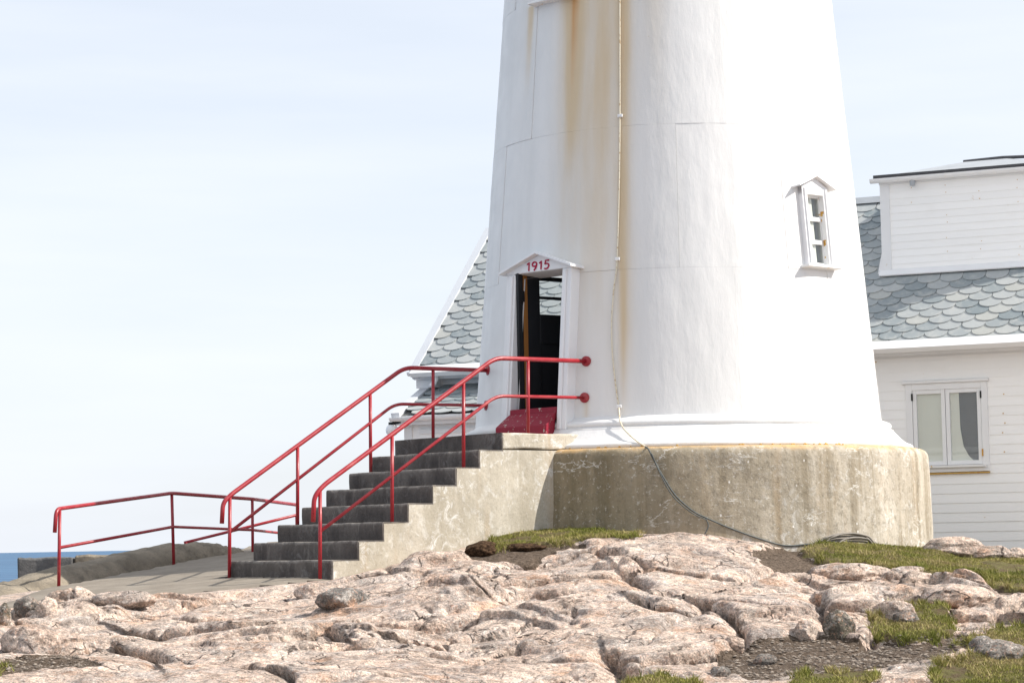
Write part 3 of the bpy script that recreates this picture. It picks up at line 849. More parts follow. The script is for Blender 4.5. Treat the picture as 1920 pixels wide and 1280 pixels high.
# openings: (angle, half width in m, z0, z1)
DOOR_TH = math.radians(-44.3)
th_w, z_w = cone_hit(1529, 432)
th_b, z_b = cone_hit(1036, 538, True)
th_u = DOOR_TH
z_u = at(1020, 2, AY - 1.6)[2] - .05
OPEN = [(DOOR_TH, .41, 1.25, LAND_Z + 2.07), (th_w, .165, z_w - .46, z_w + .45), (th_b, .55, z_b - .7, z_b + .5), (th_u, .15, z_u + .05, z_u + 1.0)]
zr1 = cone_hit(1330, 500)[1]; zr2 = cone_hit(1330, 231)[1]
dz = (zr2 - zr1)
rows = [PL_Z + .39, zr1, zr2] + [zr2 + dz * k for k in range(1, 6)]
thA = cone_hit(1270, 350)[0]
NP = 11
dth = 2 * math.pi / NP
for ri in range(len(rows) - 1):
    zb, zt = rows[ri], rows[ri + 1]
    for k in range(NP):
        th0 = thA + dth * (k + (0 if ri % 2 == 1 else .47)); th1 = th0 + dth
        ofs = .0035 * ((k * 7 + ri * 3) % 3) - .003
        g = .0004
        nth, nz = 22, 30
        tl = list(np.linspace(th0 + g, th1 - g, nth + 1)); zl = list(np.linspace(zb + .0008, zt - .0008, nz + 1))
        zmid = (zb + zt) / 2
        for (ot, hw, o0, o1) in OPEN:
            if o1 < zb or o0 > zt: continue
            w_ = hw / tr_(np.clip((o0 + o1) / 2, zb, zt))
            for e_ in (ot - w_, ot + w_):
                q = (e_ - th0) % (2 * math.pi)
                if g < q < dth - g: tl.append(th0 + q)
            for e_ in (o0, o1):
                if zb + .002 < e_ < zt - .002: zl.append(e_)
        tl = np.array(sorted(set(np.round(tl, 6)))); zl = np.array(sorted(set(np.round(zl, 6))))
        vs, rs = [], []
        for z_ in zl:
            for th in tl:
                dent = .0022 * float(fbm(np.array(th * 7.0 + ri), np.array(z_ * 2.1 + k), 40 + ri, 3)) + .003 * float(vnoise(np.array(th * 26), np.array(z_ * 9), 44) ** 6)
                vs.append(cyl(th, z_, tr_(z_) + ofs + dent)); rs.append(rust_at(th, z_))
        nt = len(tl)
        fs = []
        for j in range(len(zl) - 1):
            for i in range(nt - 1):
                tc_, zc_ = (tl[i] + tl[i + 1]) / 2, (zl[j] + zl[j + 1]) / 2
                skip = False
                for (ot, hw, o0, o1) in OPEN:
                    d = (tc_ - ot + math.pi) % (2 * math.pi) - math.pi
                    if abs(d) < hw / tr_((o0 + o1) / 2 if not (o0 < zb or o1 > zt) else np.clip((o0 + o1) / 2, zb, zt)) and o0 < zc_ < o1: skip = True
                if not skip: fs.append((j * nt + i, j * nt + i + 1, (j + 1) * nt + i + 1, (j + 1) * nt + i))
        # rim of the plate
        n0 = len(vs)
        ring = [(0, i) for i in range(nt)] + [(j, nt - 1) for j in range(1, len(zl))] + [(len(zl) - 1, i) for i in range(nt - 2, -1, -1)] + [(j, 0) for j in range(len(zl) - 2, 0, -1)]
        for (j, i) in ring:
            p = vs[j * nt + i]; th = tl[i]
            vs.append(vs[j * nt + i].copy()); rs.append(rs[j * nt + i])
        for (j, i) in ring:
            vs.append(cyl(tl[i], zl[j], tr_(zl[j]) - .012)); rs.append(rs[j * nt + i])
        m = len(ring)
        for q in range(m):
            a_, b_ = n0 + q, n0 + (q + 1) % m
            fs.append((a_, a_ + m, b_ + m, b_))
        used = set(i for f in fs for i in f)
        mesh_obj('wall_plate', vs, fs, M_TOWER, lh, True, {'rust': rs})
bm_ = lathe('base_moulding', mp, M_TOWER, lh, 180, .003)
q = bm_.data.attributes.new('rust', 'FLOAT', 'POINT')
q.data.foreach_set('value', [max(0, .22 * math.sin(i * .37) ** 8) if abs(mp[i // 180][1] - PL_Z - .26) < .012 or i // 180 < 3 else .02 for i in range(180 * len(mp))])
# inner lining, floor, cap (each with the openings left free)
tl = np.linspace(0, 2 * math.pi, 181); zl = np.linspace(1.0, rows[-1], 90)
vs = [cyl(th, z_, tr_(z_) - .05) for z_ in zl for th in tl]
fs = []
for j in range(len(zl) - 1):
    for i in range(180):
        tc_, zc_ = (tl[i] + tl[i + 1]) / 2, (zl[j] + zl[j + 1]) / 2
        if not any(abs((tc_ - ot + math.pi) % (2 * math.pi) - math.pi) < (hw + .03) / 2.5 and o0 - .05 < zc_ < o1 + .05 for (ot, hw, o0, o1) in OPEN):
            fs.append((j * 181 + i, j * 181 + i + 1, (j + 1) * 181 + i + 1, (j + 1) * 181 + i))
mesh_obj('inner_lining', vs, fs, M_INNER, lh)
for nm, z_, r_ in (('inner_floor', LAND_Z + .02, 2.5), ('tower_cap', rows[-1] - .01, tr_(rows[-1]))):
    mesh_obj(nm, [cyl(2 * math.pi * j / 48, z_, r_) for j in range(48)], [tuple(range(48))], M_INNER if nm == 'inner_floor' else M_TOWER, lh)

TILT = math.atan(T_TAPER)
def wall_frame(th, z, tilt=TILT):
    n = np.array([math.sin(th), -math.cos(th), 0])
    rt = np.array([math.cos(th), math.sin(th), 0])        # to the right when facing the wall
    up = math.cos(tilt) * Z - math.sin(tilt) * n
    out = math.cos(tilt) * n + math.sin(tilt) * Z
    return Fr(cyl(th, z, tr_(z)), rt, -out, up)              # y runs inwards
def hood(fr, hw, zc, rise, proj, th, mat, parent, back=.25):
    """gabled hood: two sloping boards and the gable board under them"""
    m = MB()
    for s in (-1, 1):
        a = [fr(0, -proj, zc + rise), fr(s * hw, -proj, zc), fr(s * hw, -proj, zc - th), fr(0, -proj, zc + rise - th)]
        b = [fr(0, back, zc + rise), fr(s * hw, back, zc), fr(s * hw, back, zc - th), fr(0, back, zc + rise - th)]
        m.prism(a, b)
    return m.build('hood', mat, parent)
# --- door surround
FD = wall_frame(DOOR_TH, LAND_Z)
OW, OH = .40, 2.06                                       # half width and height of the opening
ds = mesh_obj('door_surround', [FD(0, .1, .1), FD(.01, .1, .1), FD(0, .1, .11)], [(0, 1, 2)], M_TRIM, lh)
bpy.data.meshes.remove(ds.data, do_unlink=True)
m = MB()
for s in (-1, 1):
    m.box(FD, s * OW, s * (OW + .16), -.085, .30, .06, OH - .001)
    m.box(FD, s * (OW + .03), s * (OW + .09), -.11, -.08, .06, OH - .02)
top_pts = [(-OW - .16, OH), (OW + .16, OH), (OW + .16, OH + .03), (0, OH + .215), (-OW - .16, OH + .03)]
m.prism([FD(a, -.088, c) for a, c in top_pts], [FD(a, .30, c) for a, c in top_pts])
ds = m.build('door_surround', M_TRIM, lh, bevel=.008)
hood(FD, .62, OH + .03, .215, .17, .03, M_TRIM, ds)
m = MB()
for a, b, c0, c1 in ((-OW - .02, OW + .02, .30, 0),):
    m.prism([FD(-OW + .0, -.10, .28), FD(OW, -.10, .28), FD(OW + .03, -.29, .10), FD(-OW - .04, -.29, .10)],
            [FD(-OW, -.10, -.02), FD(OW, -.10, -.02), FD(OW + .03, -.29, -.02), FD(-OW - .04, -.29, -.02)])
m.build('door_sill', M_RED_SILL, lh, bevel=.006)
m = MB(); m.box(FD, -OW + .002, OW - .002, -.09, .32, .20, .345); m.build('threshold', M_RED_SILL, lh, bevel=.006)
# numerals 1915 drawn as strokes on the gable board
def stroke_num(ch):
    c = {'1': [[(.02, .78), (.20, 1.0), (.20, 0)]],
         '9': [[(.42, .62), (.36, .5), (.22, .46), (.08, .52), (.02, .68), (.06, .88), (.2, 1.0), (.36, .94), (.44, .76), (.42, .5), (.34, .22), (.2, .0)]],
         '5': [[(.42, 1.0), (.10, 1.0), (.06, .58), (.22, .64), (.38, .56), (.44, .34), (.36, .1), (.2, 0), (.02, .06)]]}
    return c[ch]
xs = -.20
for ch, wd in (('1', .09), ('9', .12), ('1', .09), ('5', .12)):
    m = MB()
    for st in stroke_num(ch):
        m.tube([FD(xs + a * .18, -.094, OH + .02 + b * .105) for a, b in st], .0105, 6)
    m.build('numeral', M_NUM, ds)
    xs += wd
# --- door leaf, opened inwards and seen from its outer face
hinge = FD(-OW + .03, .14, .04)
lx = np.array(-FD.y) * 1.0
leaf_dir = FD.y * .985 + FD.x * .17; leaf_dir = leaf_dir - Z * leaf_dir[2]; leaf_dir /= np.linalg.norm(leaf_dir)
leaf_n = np.cross(Z, leaf_dir)
if np.dot(leaf_n, -hinge) < 0: leaf_n = -leaf_n
LF = Fr(np.array([hinge[0], hinge[1], LAND_Z + .05]), leaf_dir, -leaf_n, Z)
dl = thing_part = None
m = MB()
LWID, LHT = .84, 2.0
for a0, a1, c0, c1 in ((0, .30, 0, LHT), (LWID - .09, LWID, 0, LHT), (.30, LWID - .09, 0, .16), (.30, LWID - .09, 1.15, 1.52), (.30, LWID - .09, 1.95, LHT), (.30, LWID - .09, 1.715, 1.75)):
    m.box(LF, a0, a1, 0, .045, c0, c1)
door = m.build('door', M_DOOR, lh, bevel=.004)
m = MB(); m.box(LF, .30, LWID - .09, .014, .03, .16, 1.15); m.build('door_panel', M_DOOR, door)
for c0, c1 in ((1.52, 1.715), (1.75, 1.95)):
    m = MB(); m.box(LF, .30, LWID - .09, .02, .026, c0, c1); m.build('pane', M_GLASS, door)
m = MB(); m.box(LF, -.055, .0, -.03, .05, 0, LHT + .02); m.build('door_edge', M_DOOR, door)
m = MB(); m.box(LF, .035, .10, -.008, -.0005, 0, LHT); m.build('wood_strip', M_WOOD, door)
m = MB(); m.box(LF, -.04, .03, -.045, -.03, 1.66, 1.80); m.build('hinge', M_BLACK, door)
# --- small windows with hoods
def tower_window(th, zc, hh, hw, nm='window'):
    fr = wall_frame(th, zc)
    m = MB()
    for s in (-1, 1):
        m.box(fr, s * hw, s * (hw + .10), -.05, .22, -hh - .02, hh + .10)
        m.box(fr, s * (hw + .03), s * (hw + .07), -.07, -.045, -hh - .02, hh + .08)
    pts = [(-hw - .10, hh), (hw + .10, hh), (hw + .10, hh + .10), (0, hh + .24), (-hw - .10, hh + .10)]
    m.prism([fr(a, -.052, c) for a, c in pts], [fr(a, .22, c) for a, c in pts])
    w = m.build(nm, M_TRIM, lh, bevel=.005)
    hood(fr, hw + .20, hh + .10, .15, .115, .02, M_TRIM, w)
    m = MB(); m.box(fr, -hw - .17, hw + .17, -.11, .02, -hh - .05, -hh - .018); m.build('sill', M_TRIM_RUST, w, bevel=.004)
    m = MB()
    m.box(fr, -hw, -hw + .022, .012, .05, -hh, hh); m.box(fr, hw - .022, hw, .012, .05, -hh, hh)
    m.box(fr, -hw, hw, .014, .048, hh - .022, hh); m.box(fr, -hw, hw, .014, .048, -hh, -hh + .03)
    m.build('frame', M_TRIM_RUST, w)
    for q in (-1 / 3, 1 / 3):
        m = MB(); m.box(fr, -hw + .022, hw - .022, .010, .05, q * hh - .026, q * hh + .026); m.build('glazing_bar', M_TRIM, w)
    for i in range(3):
        c0 = -hh + 2 * hh / 3 * i
        m = MB(); m.box(fr, -hw + .02, hw - .02, .028, .032, c0 + .03, c0 + 2 * hh / 3 - .03); m.build('pane', M_GLASS, w)
    m = MB(); m.box(fr, -hw + .005, .035, .052, .06, -hh, hh); m.build('reflection_panel', M_BLIND, w)  # added pale panel, imitates the sky's reflection in the panes
    # rusty flakes along the right hand reveal
    m = MB()
    for i in range(9):
        c = random.choice((-.15, .15, -.2, -.1)) * hh / .42 + random.gauss(0, .07); s_ = random.uniform(.006, .016)
        m.box(fr, hw - .006, hw - .001 + .001 * i / 9, -.005 + random.uniform(-.03, .01), .03, c - s_, c + s_ * 1.6)
    m.build('rust_flake', M_RUST, w)
    return w
tower_window(th_w, z_w, .44, .15)
tower_window(th_u, z_u + .52, .43, .20)
# back window frame of the tower seen through the door
fb = wall_frame(th_b, z_b - .1)
m = MB()
for a0, a1, c0, c1 in ((-.58, -.5, -.64, .64), (.5, .58, -.64, .64), (-.5, .5, -.64, -.58), (-.5, .5, .58, .64)):
    m.box(fb, a0, a1, -.04, .12, c0, c1)
m.build('rear_window_frame', M_TRIM, lh)
# rust flecks where the moulding meets the plinth
for i in range(26):
    th = random.uniform(-.55, .75) - .07
    s_ = random.uniform(.012, .045)
    m = MB()
    m.prism([cyl(th, PL_Z + .006, 3.055), cyl(th + s_ / 3, PL_Z + .004, 3.06), cyl(th + s_ / 2.9, PL_Z + .016, 3.055), cyl(th + .003, PL_Z + .012 + s_ * .5, 3.055)],
            [cyl(th, PL_Z + .006, 3.0), cyl(th + s_ / 3, PL_Z + .004, 3.0), cyl(th + s_ / 2.9, PL_Z + .016, 3.0), cyl(th + .003, PL_Z + .012 + s_ * .5, 3.0)])
    m.build('rust_fleck', M_RUST, lh)

# ------------------------------------------------------------------ stairs
st = thing('stone_staircase', N1 - Z * .25, 'worn concrete staircase climbing to the lighthouse door', 'staircase')
FS = Fr(N1 - Z * N1[2], SD, SW, Z)                       # x along the climb, y across, z absolute
prof2 = [(0, -1.2)]
for k in range(7):
    prof2 += [(k * GOING, N1[2] + k * RISE - .014), ((k + 1) * GOING, N1[2] + k * RISE - .014)]
prof2 += [(7 * GOING, LAND_Z - .205), (3.62, LAND_Z - .205), (3.62, -1.2)]
# strips so that the wall can be slightly uneven
m = MB()
nW = 3
for side in (0, SWID):
    pass
m.prism([FS(a + .013, 0, b) for a, b in prof2], [FS(a + .013, SWID, b) for a, b in prof2])
body = m.build('side_wall', M_WALLC, st)
bm = bmesh.new(); bm.from_mesh(body.data)
bmesh.ops.triangulate(bm, faces=[f for f in bm.faces if len(f.verts) > 4])
for _ in range(4):
    es = [e for e in bm.edges if e.calc_length() > .16]
    bmesh.ops.subdivide_edges(bm, edges=es, cuts=1)
    bmesh.ops.triangulate(bm, faces=[f for f in bm.faces if len(f.verts) > 4])
for q in bm.verts:
    c = q.co
    w_ = .012 * float(fbm(np.array(c[0] * 2.3 + c[2] * .8), np.array(c[2] * 2.6 + c[1]), 71, 4))
    q.co += Vector(SW) * w_
bm.to_mesh(body.data); bm.free()
for k in range(7):
    z1 = N1[2] + k * RISE
    m = MB()
    k0_ = k * GOING
    pts = [(-.004, z1 - RISE - (.3 if k == 0 else -.002)), (.0125, z1 - RISE - (.3 if k == 0 else -.002)), (.0125, z1 - .0135), (GOING + .011, z1 - .0135), (GOING + .011, z1), (.004, z1), (-.004, z1 - .008)]
    N_ = 90
    rows_ = []
    for i in range(N_ + 1):
        y_ = .003 + (SWID - .006) * i / N_
        bow = .007 * math.sin(y_ * 2.9 + k * 2) + .006 * float(fbm(np.array(y_ * 6.0), np.array(k * 3.1), 300, 4))
        chip = .016 * max(0.0, float(fbm(np.array(y_ * 9.0), np.array(k * 5.7 + 2), 310, 4)) - .12)
        sag = .006 * float(fbm(np.array(y_ * 4.0), np.array(k * 1.7 + 8), 320, 3))
        zl_ = z1 - RISE - (.3 if k == 0 else -.002)
        zt_ = z1 + sag
        sec = [(.0125, zl_), (-.004 + bow * .4, zl_), (-.008 + bow, z1 - RISE * .5), (-.006 + bow, zt_ - .035 - chip), (-.004 + bow + chip * .6, zt_ - .014 - chip), (.004 + bow + chip * 1.5, zt_ - .003), (.018 + chip, zt_), (GOING * .5, z1 + sag * .5), (GOING + .011, z1), (GOING + .011, z1 - .0135), (.0125, z1 - .0135)]
        rows_.append([FS(k0_ + a, y_, b) for a, b in sec])
    ns = len(rows_[0])
    m.add([p for r_ in rows_ for p in r_], [(i * ns + j, i * ns + j + 1, (i + 1) * ns + j + 1, (i + 1) * ns + j) for i in range(N_) for j in range(ns - 1)] + [tuple(range(ns)), tuple(N_ * ns + j for j in range(ns))])
    so = m.build('step', M_STEP, st)
    wa = so.data.attributes.new('worn', 'FLOAT', 'POINT')
    wa.data.foreach_set('value', [(0, 0, 0, .15, .8, 1, .9, .5, .3, .3, 0)[q_ % ns] if q_ < (N_ + 1) * ns else 0 for q_ in range(len(so.data.vertices))])
# landing slab: light edge, dark front and top
m = MB()
m.box(FS, 7 * GOING + .012, 3.74, 0.0, SWID, LAND_Z - .19, LAND_Z - .004)
slab = m.build('landing_slab', M_WALLC, st, bevel=.018, seg=2, sub=6, jitter=.006)
m = MB()
m.box(FS, 7 * GOING - .004, 7 * GOING + .011, .004, SWID - .003, LAND_Z - RISE + .002, LAND_Z - .002)
m.build('step', M_STEP, st, sub=3, jitter=.003)

# ------------------------------------------------------------------ handrails of the stairs
def rail(name, label, inset, top_px, mid_px, posts_px, top_end_flange, mid_end_flange, thick=(.027, .020, .021)):
    base = stair_plane(*posts_px[0][1], inset)
    o = thing(name, base, label, 'handrail', 'red handrails of the lighthouse stairs')
    tp = [stair_plane(x, y, inset) for x, y in top_px]
    mp_ = [stair_plane(x, y, inset) for x, y in mid_px]
    def ends(P):
        # run the level part until it meets the tower
        d = (P[-1] - P[-2]); d /= np.linalg.norm(d)
        p = P[-2].copy()
        for _ in range(4000):
            if math.hypot(p[0] - AX, p[1] - AY) < tr_(p[2]) + .004: break
            p = p + d * .004
        P[-1] = p
        return d
    for P in (tp, mp_):
        P[-1][2] = P[-2][2] + (P[-1][2] - P[-2][2]) * .5
        d = ends(P)
    MB().tube(smooth_path(tp, .14, 7), thick[0], 12).build('top_rail', M_RED, o, True)
    MB().tube(smooth_path(mp_, .14, 7), thick[1], 12).build('middle_rail', M_RED, o, True)
    for (x, yt), (xb, yb) in posts_px:
        a, b = stair_plane(x, yt, inset), stair_plane(xb, yb, inset)
        MB().tube([b - Z * .03, a], thick[2], 10).build('post', M_RED, o, True)
    for P in (tp, mp_):
        e_ = P[-1]
        th = math.atan2(e_[0] - AX, -(e_[1] - AY))
        n = np.array([math.sin(th), -math.cos(th), 0])
        MB().tube([e_ - n * .01, e_ + n * .018, e_ + n * .019, e_ + n * .028], [.062, .062, .05, .036], 18).build('flange', M_RED, o)
    return o
rail('near_handrail'.replace('near_', 'stair_'), 'bright red tubular handrail on the sunlit near side of the stairs', .10,
     [(587, 978), (589, 930), (607, 909), (928, 671), (1100, 675)], [(600, 996), (930, 742), (1100, 743)],
     [((600, 914), (600, 1080)), ((735, 815), (735, 973)), ((869, 716), (869, 874)), ((990, 672), (990, 807))], 0, 0)
rail('stair_handrail', 'red tubular handrail on the far side of the stairs, half in shade', SWID - .10,
     [(416, 981), (418, 942), (434, 926), (758, 689), (926, 693)], [(431, 997), (740, 757), (922, 758)],
     [((431, 928), (430, 1083)), ((558, 837), (558, 982)), ((694, 737), (695, 884)), ((812, 690), (812, 818))], 0, 0)

# ------------------------------------------------------------------ railing along the path
o = thing('path_railing', at(110, 1103, 28.7), 'low red two-rail railing beside the concrete path at the far left', 'railing')
A1, B1 = at(112, 953, 28.7), at(110, 1104, 28.7)
A2, B2 = at(322, 924, 31.7), at(326, 1058, 31.7)
A3, A4 = at(473, 935, 33.4), at(557, 946, 35.4)
def down(p, h): return p - Z * h
tip = A1 + (A1 - A2) / np.linalg.norm(A1 - A2) * .09
MB().tube(smooth_path([tip - Z * .28 + (A1 - A2) * .012, tip, A2, A3, A4], .10, 6), .025, 12).build('top_rail', M_RED, o, True)
MB().tube(smooth_path([at(112, 1026, 28.7), at(324, 987, 31.7), at(473, 993, 33.4), at(556, 1002, 35.4)], .05, 4), .020, 10).build('middle_rail', M_RED, o, True)
for a, b in ((A1, B1), (A2, B2), (A3, A3 - Z * .95), (A4, A4 - Z * .95)):
    MB().tube([b - Z * .04, a], .021, 10).build('post', M_RED, o, True)
o = thing('lower_railing', at(556, 1040, 34.2), 'dark red rail sloping down behind the concrete kerb', 'railing')
MB().tube([at(345, 1017, 34.1), at(556, 965, 34.2)], .021, 10).build('top_rail', M_RED, o, True)
for x, y, Y in ((556, 965, 34.2), (350, 1016, 34.1)):
    p = at(x, y, Y)
    MB().tube([p - Z * .9, p], .020, 10).build('post', M_RED, o, True)

# ------------------------------------------------------------------ rounded concrete kerb along the path
sp_ = [(-190, 1160, 26.4), (-90, 1130, 27.4), (0, 1099, 28.6), (60, 1078, 29.4), (110, 1063, 30.1), (190, 1045, 31.2), (250, 1031, 32.0), (300, 1022, 32.6), (345, 1017, 33.0), (400, 1021, 33.4), (440, 1029, 33.6), (480, 1040, 33.7), (540, 1052, 33.8)]
cen = spline([at(*q) for q in sp_], 10)
vs, fs = [], []
nk = 22
for i, p in enumerate(cen):
    d = cen[min(i + 1, len(cen) - 1)] - cen[max(i - 1, 0)]
    d[2] = 0; d /= np.linalg.norm(d)
    s_ = np.cross(d, Z)
    for j in range(nk):
        q = math.pi * j / (nk - 1)
        ww, hh_ = .52, .75
        off = s_ * math.copysign(abs(math.cos(q)) ** .8, math.cos(q)) * ww - Z * hh_ * (1 - math.sin(q) ** .75)
        nn = .06 * float(fbm(np.array(i * .25), np.array(j * .4), 81, 5, .65))
        vs.append(p + off + (Z * .9 + s_ * .4) * nn)
for i in range(len(cen) - 1):
    for j in range(nk - 1):
        fs.append((i * nk + j, i * nk + j + 1, (i + 1) * nk + j + 1, (i + 1) * nk + j))
k_ = mesh_obj('concrete_kerb', vs, fs, M_KERB, None, True)
tag(k_, 'rounded rough concrete kerb along the seaward edge of the path', 'kerb')
# dark stone wall beyond
o_ = at(33, 1046, 40.0)
p2 = at(136, 1044, 40.0)
dx_ = p2 - o_; L_ = np.linalg.norm(dx_[:2]); dx_[2] = 0; dx_ /= np.linalg.norm(dx_)
fr = Fr(o_, dx_, np.cross(Z, dx_), Z)
m = MB(); m.box(fr, 0, L_, 0, .8, -6, 0)
w = m.build('stone_wall', M_DARKWALL, None, bevel=.03, seg=2, sub=8, jitter=.02)
tag(w, 'squat dark stone wall standing before the sea', 'wall')
m = MB(); m.box(fr, L_ + .02, L_ + .85, .10, .8, -6, .03)
w = m.build('wall_block', M_KERB, None, bevel=.03, sub=4, jitter=.015)
tag(w, 'low concrete block butted to the dark stone wall', 'wall')

# ------------------------------------------------------------------ keeper's house
HA = math.radians(24.0)
HU = np.array([math.cos(HA), -math.sin(HA), 0]); HB = np.array([math.sin(HA), math.cos(HA), 0])
dR = ray(1640, 655); dL = ray(777, 690)
YR = 37.5
ER = dR * YR
YL = ER[2] / dL[2]
EL = dL * YL
EZ = ER[2]
# keep the eave line exactly on the house direction
uR = np.dot(ER - EL, HU)
FH = Fr(np.array([EL[0], EL[1], 0]), HU, HB, Z)          # x along the front, y to the back, z absolute
house = thing('keepers_house', FH(6, 0, -.3), 'white boarded house with scalloped slate roof behind the lighthouse', 'house')
RUN = 3.12
rp = on_plane(912, 432, FH(0, RUN, 0), HB)
RZ = rp[2]
SLOPE = math.atan2(RZ - EZ, RUN)
SL = math.hypot(RZ - EZ, RUN)
HLEN = 14.0
def rpt(u, s, n=0.0):                                     # point on the roof: u along, s up the slope, n off the surface
    return FH(u, s * math.cos(SLOPE) - n * math.sin(SLOPE), EZ + s * math.sin(SLOPE) + n * math.cos(SLOPE))
m = MB()
m.add([rpt(0, -.02, -.03), rpt(HLEN, -.02, -.03), rpt(HLEN, SL, -.03), rpt(0, SL, -.03)], [(0, 1, 2, 3)])
m.add([FH(0, 2 * RUN, EZ), FH(HLEN, 2 * RUN, EZ), rpt(HLEN, SL, -.03), rpt(0, SL, -.03)], [(0, 1, 2, 3)])
roof = m.build('roof', M_UNDER, house)
# dormer position
_n = np.cross(HU, (rpt(0, 1) - rpt(0, 0))); _n /= np.linalg.norm(_n)
D0 = on_plane(1657, 514, rpt(0, 0), _n)
du = np.dot(D0 - FH.o, HU); db = np.dot(D0 - FH.o, HB); dzb = D0[2]
DT = on_plane(1652, 341, FH(0, db, 0), HB)
dzt = DT[2]
_DE = np.dot(on_plane(1995, 490, FH(0, db, 0), HB) - FH.o, HU)
# slates
SWd, SEx = .365, .185
def slate_mesh():
    w, L, th = SWd / 2 - .003, SEx * 2.05, .013
    out = [(-w, L)]
    k = 9
    for i in range(k + 1):
        q = math.pi * i / k
        out.append((-w * math.cos(q), .145 - .145 * math.sin(q) ** .85))
    out.append((w, L))
    vs = [(x, y, .030 - .028 * y / L) for x, y in out] + [(x, y, .030 - .028 * y / L - th) for x, y in out]
    n = len(out)
    fs = [tuple(range(n)), tuple(range(n, 2 * n))[::-1]] + [((i + 1) % n, i, n + i, n + (i + 1) % n) for i in range(n)]
    me = bpy.data.meshes.new('slate'); me.from_pydata(vs, [], fs); me.materials.append(M_SLATE); me.update()
    return me
SLM = slate_mesh()
def lay_slates(parent, org, ux, us, un, length, slope_len, keep_fn, vis_fn, ofs0=0.0):
    root = ROOTLOC[parent]
    rest = MB()
    nrow = int(slope_len / SEx)
    cnt = 0
    for r_ in range(nrow):
        for c_ in range(int(length / SWd) + 1):
            u = ofs0 + c_ * SWd + (SWd / 2 if r_ % 2 else 0); s = r_ * SEx
            u += random.uniform(-.006, .006)
            if u < .10 or u > length - .1: continue
            p = org + ux * u + us * s
            if not keep_fn(u, s): continue
            px, py = project(p + us * .1)
            rot = random.gauss(0, .024) + (random.uniform(-.12, .12) if random.random() < .03 else 0); tl_ = random.gauss(0, .015)
            x_ = ux * math.cos(rot) + us * math.sin(rot); y_ = us * math.cos(rot) - ux * math.sin(rot)
            z_ = un
            y_ = y_ * math.cos(tl_) - un * math.sin(abs(tl_)) * .3; z_ = np.cross(x_, y_)
            if vis_fn(px, py):
                o = bpy.data.objects.new('slate', SLM); COL.objects.link(o); o.parent = parent
                q = p - root
                o.matrix_local = Matrix(((x_[0], y_[0], z_[0], q[0]), (x_[1], y_[1], z_[1], q[1]), (x_[2], y_[2], z_[2], q[2]), (0, 0, 0, 1)))
                cnt += 1
            else:
                k = len(rest.v)
                for vv in SLM.vertices: rest.v.append(p + x_ * vv.co[0] + y_ * vv.co[1] + z_ * vv.co[2])
                for pp in SLM.polygons: rest.f.append(tuple(i + k for i in pp.vertices)); rest.mi.append(0)
    if rest.f:
        tag(mesh_obj('slates_hidden_from_view'.replace('_hidden_from_view', ''), rest.v, rest.f, M_SLATE, parent), kind='stuff')
    return cnt
us = rpt(0, 1) - rpt(0, 0); un = rpt(0, 0, 1) - rpt(0, 0)
def keep_main(u, s):
    b = s * math.cos(SLOPE)
    return not (du + .12 < u < _DE - .1 and b > db - .06)
def vis_main(px, py):
    lx_ = 949 - (py / 800) * 49; rx_ = 1560 + (py / 780) * 92
    if py < -5 or py > 720: return False
    return (700 < px < lx_ + 22) or (rx_ - 22 < px < 1945)
n1 = lay_slates(roof, rpt(0, -.13), HU, us, un, HLEN, SL + .07, keep_main, vis_main)
# rake board, ridge cap, fascia, gutter
m = MB()
m.prism([rpt(-.05, -.10, .045), rpt(.09, -.10, .045), rpt(.09, -.10, -.16), rpt(-.05, -.10, -.16)], [rpt(-.05, SL + .02, .045), rpt(.09, SL + .02, .045), rpt(.09, SL + .02, -.16), rpt(-.05, SL + .02, -.16)])
m.build('rake_board', M_ZINC, roof)
m = MB()
m.add([rpt(.12, SL - .14, .04), rpt(HLEN, SL - .14, .04), rpt(HLEN, SL + .03, .055), rpt(.12, SL + .03, .055)], [(0, 1, 2, 3)])
m.add([rpt(.12, SL + .03, .055), rpt(HLEN, SL + .03, .055), FH(HLEN, RUN + .2, RZ - .1), FH(.12, RUN + .2, RZ - .1)], [(0, 1, 2, 3)])
m.build('ridge_cap', M_SHEET, roof)
m = MB(); m.box(Fr(rpt(.14, SL - .17, .046), HU, us, un), 0, .35, 0, .16, 0, .012); m.build('rusty_ridge_end', M_RUST, roof)
m = MB()
m.box(FH, -.02, HLEN, .02, .05, EZ - .20, EZ - .03); m.build('fascia', M_TRIM, house)
def gutter(u0, u1, b, z, parent, r=.065):
    m = MB()
    n = 9
    prof = [(math.cos(math.pi * (1 + i / (n - 1))) * r, math.sin(math.pi * (1 + i / (n - 1))) * r) for i in range(n)]
    A = [FH(u0, b + x, z + y) for x, y in prof]; B = [FH(u1, b + x, z + y) for x, y in prof]
    A2_ = [FH(u0, b + x * .88, z + y * .88) for x, y in prof]; B2_ = [FH(u1, b + x * .88, z + y * .88) for x, y in prof]
    k = len(m.v)
    m.add(A + B, [(i, i + 1, n + i + 1, n + i) for i in range(n - 1)])
    m.add(A2_ + B2_, [(i + 1, i, n + i, n + i + 1) for i in range(n - 1)])
    m.add(A + A2_, [(i, i + 1, n + i + 1, n + i) for i in range(n - 1)])
    g_ = m.build('gutter', M_TRIM, parent)
    u = u0 + .45
    while u < u1:
        m = MB()
        k2 = [(math.cos(math.pi * (1 + i / 8)) * (r + .006), math.sin(math.pi * (1 + i / 8)) * (r + .006)) for i in range(9)]
        m.prism([FH(u, b + x, z + y) for x, y in k2], [FH(u + .03, b + x, z + y) for x, y in k2])
        m.build('gutter_bracket', M_TRIM_RUST, g_)
        u += .78
    return g_
gutter(-.08, HLEN, -.075, EZ - .075, house)
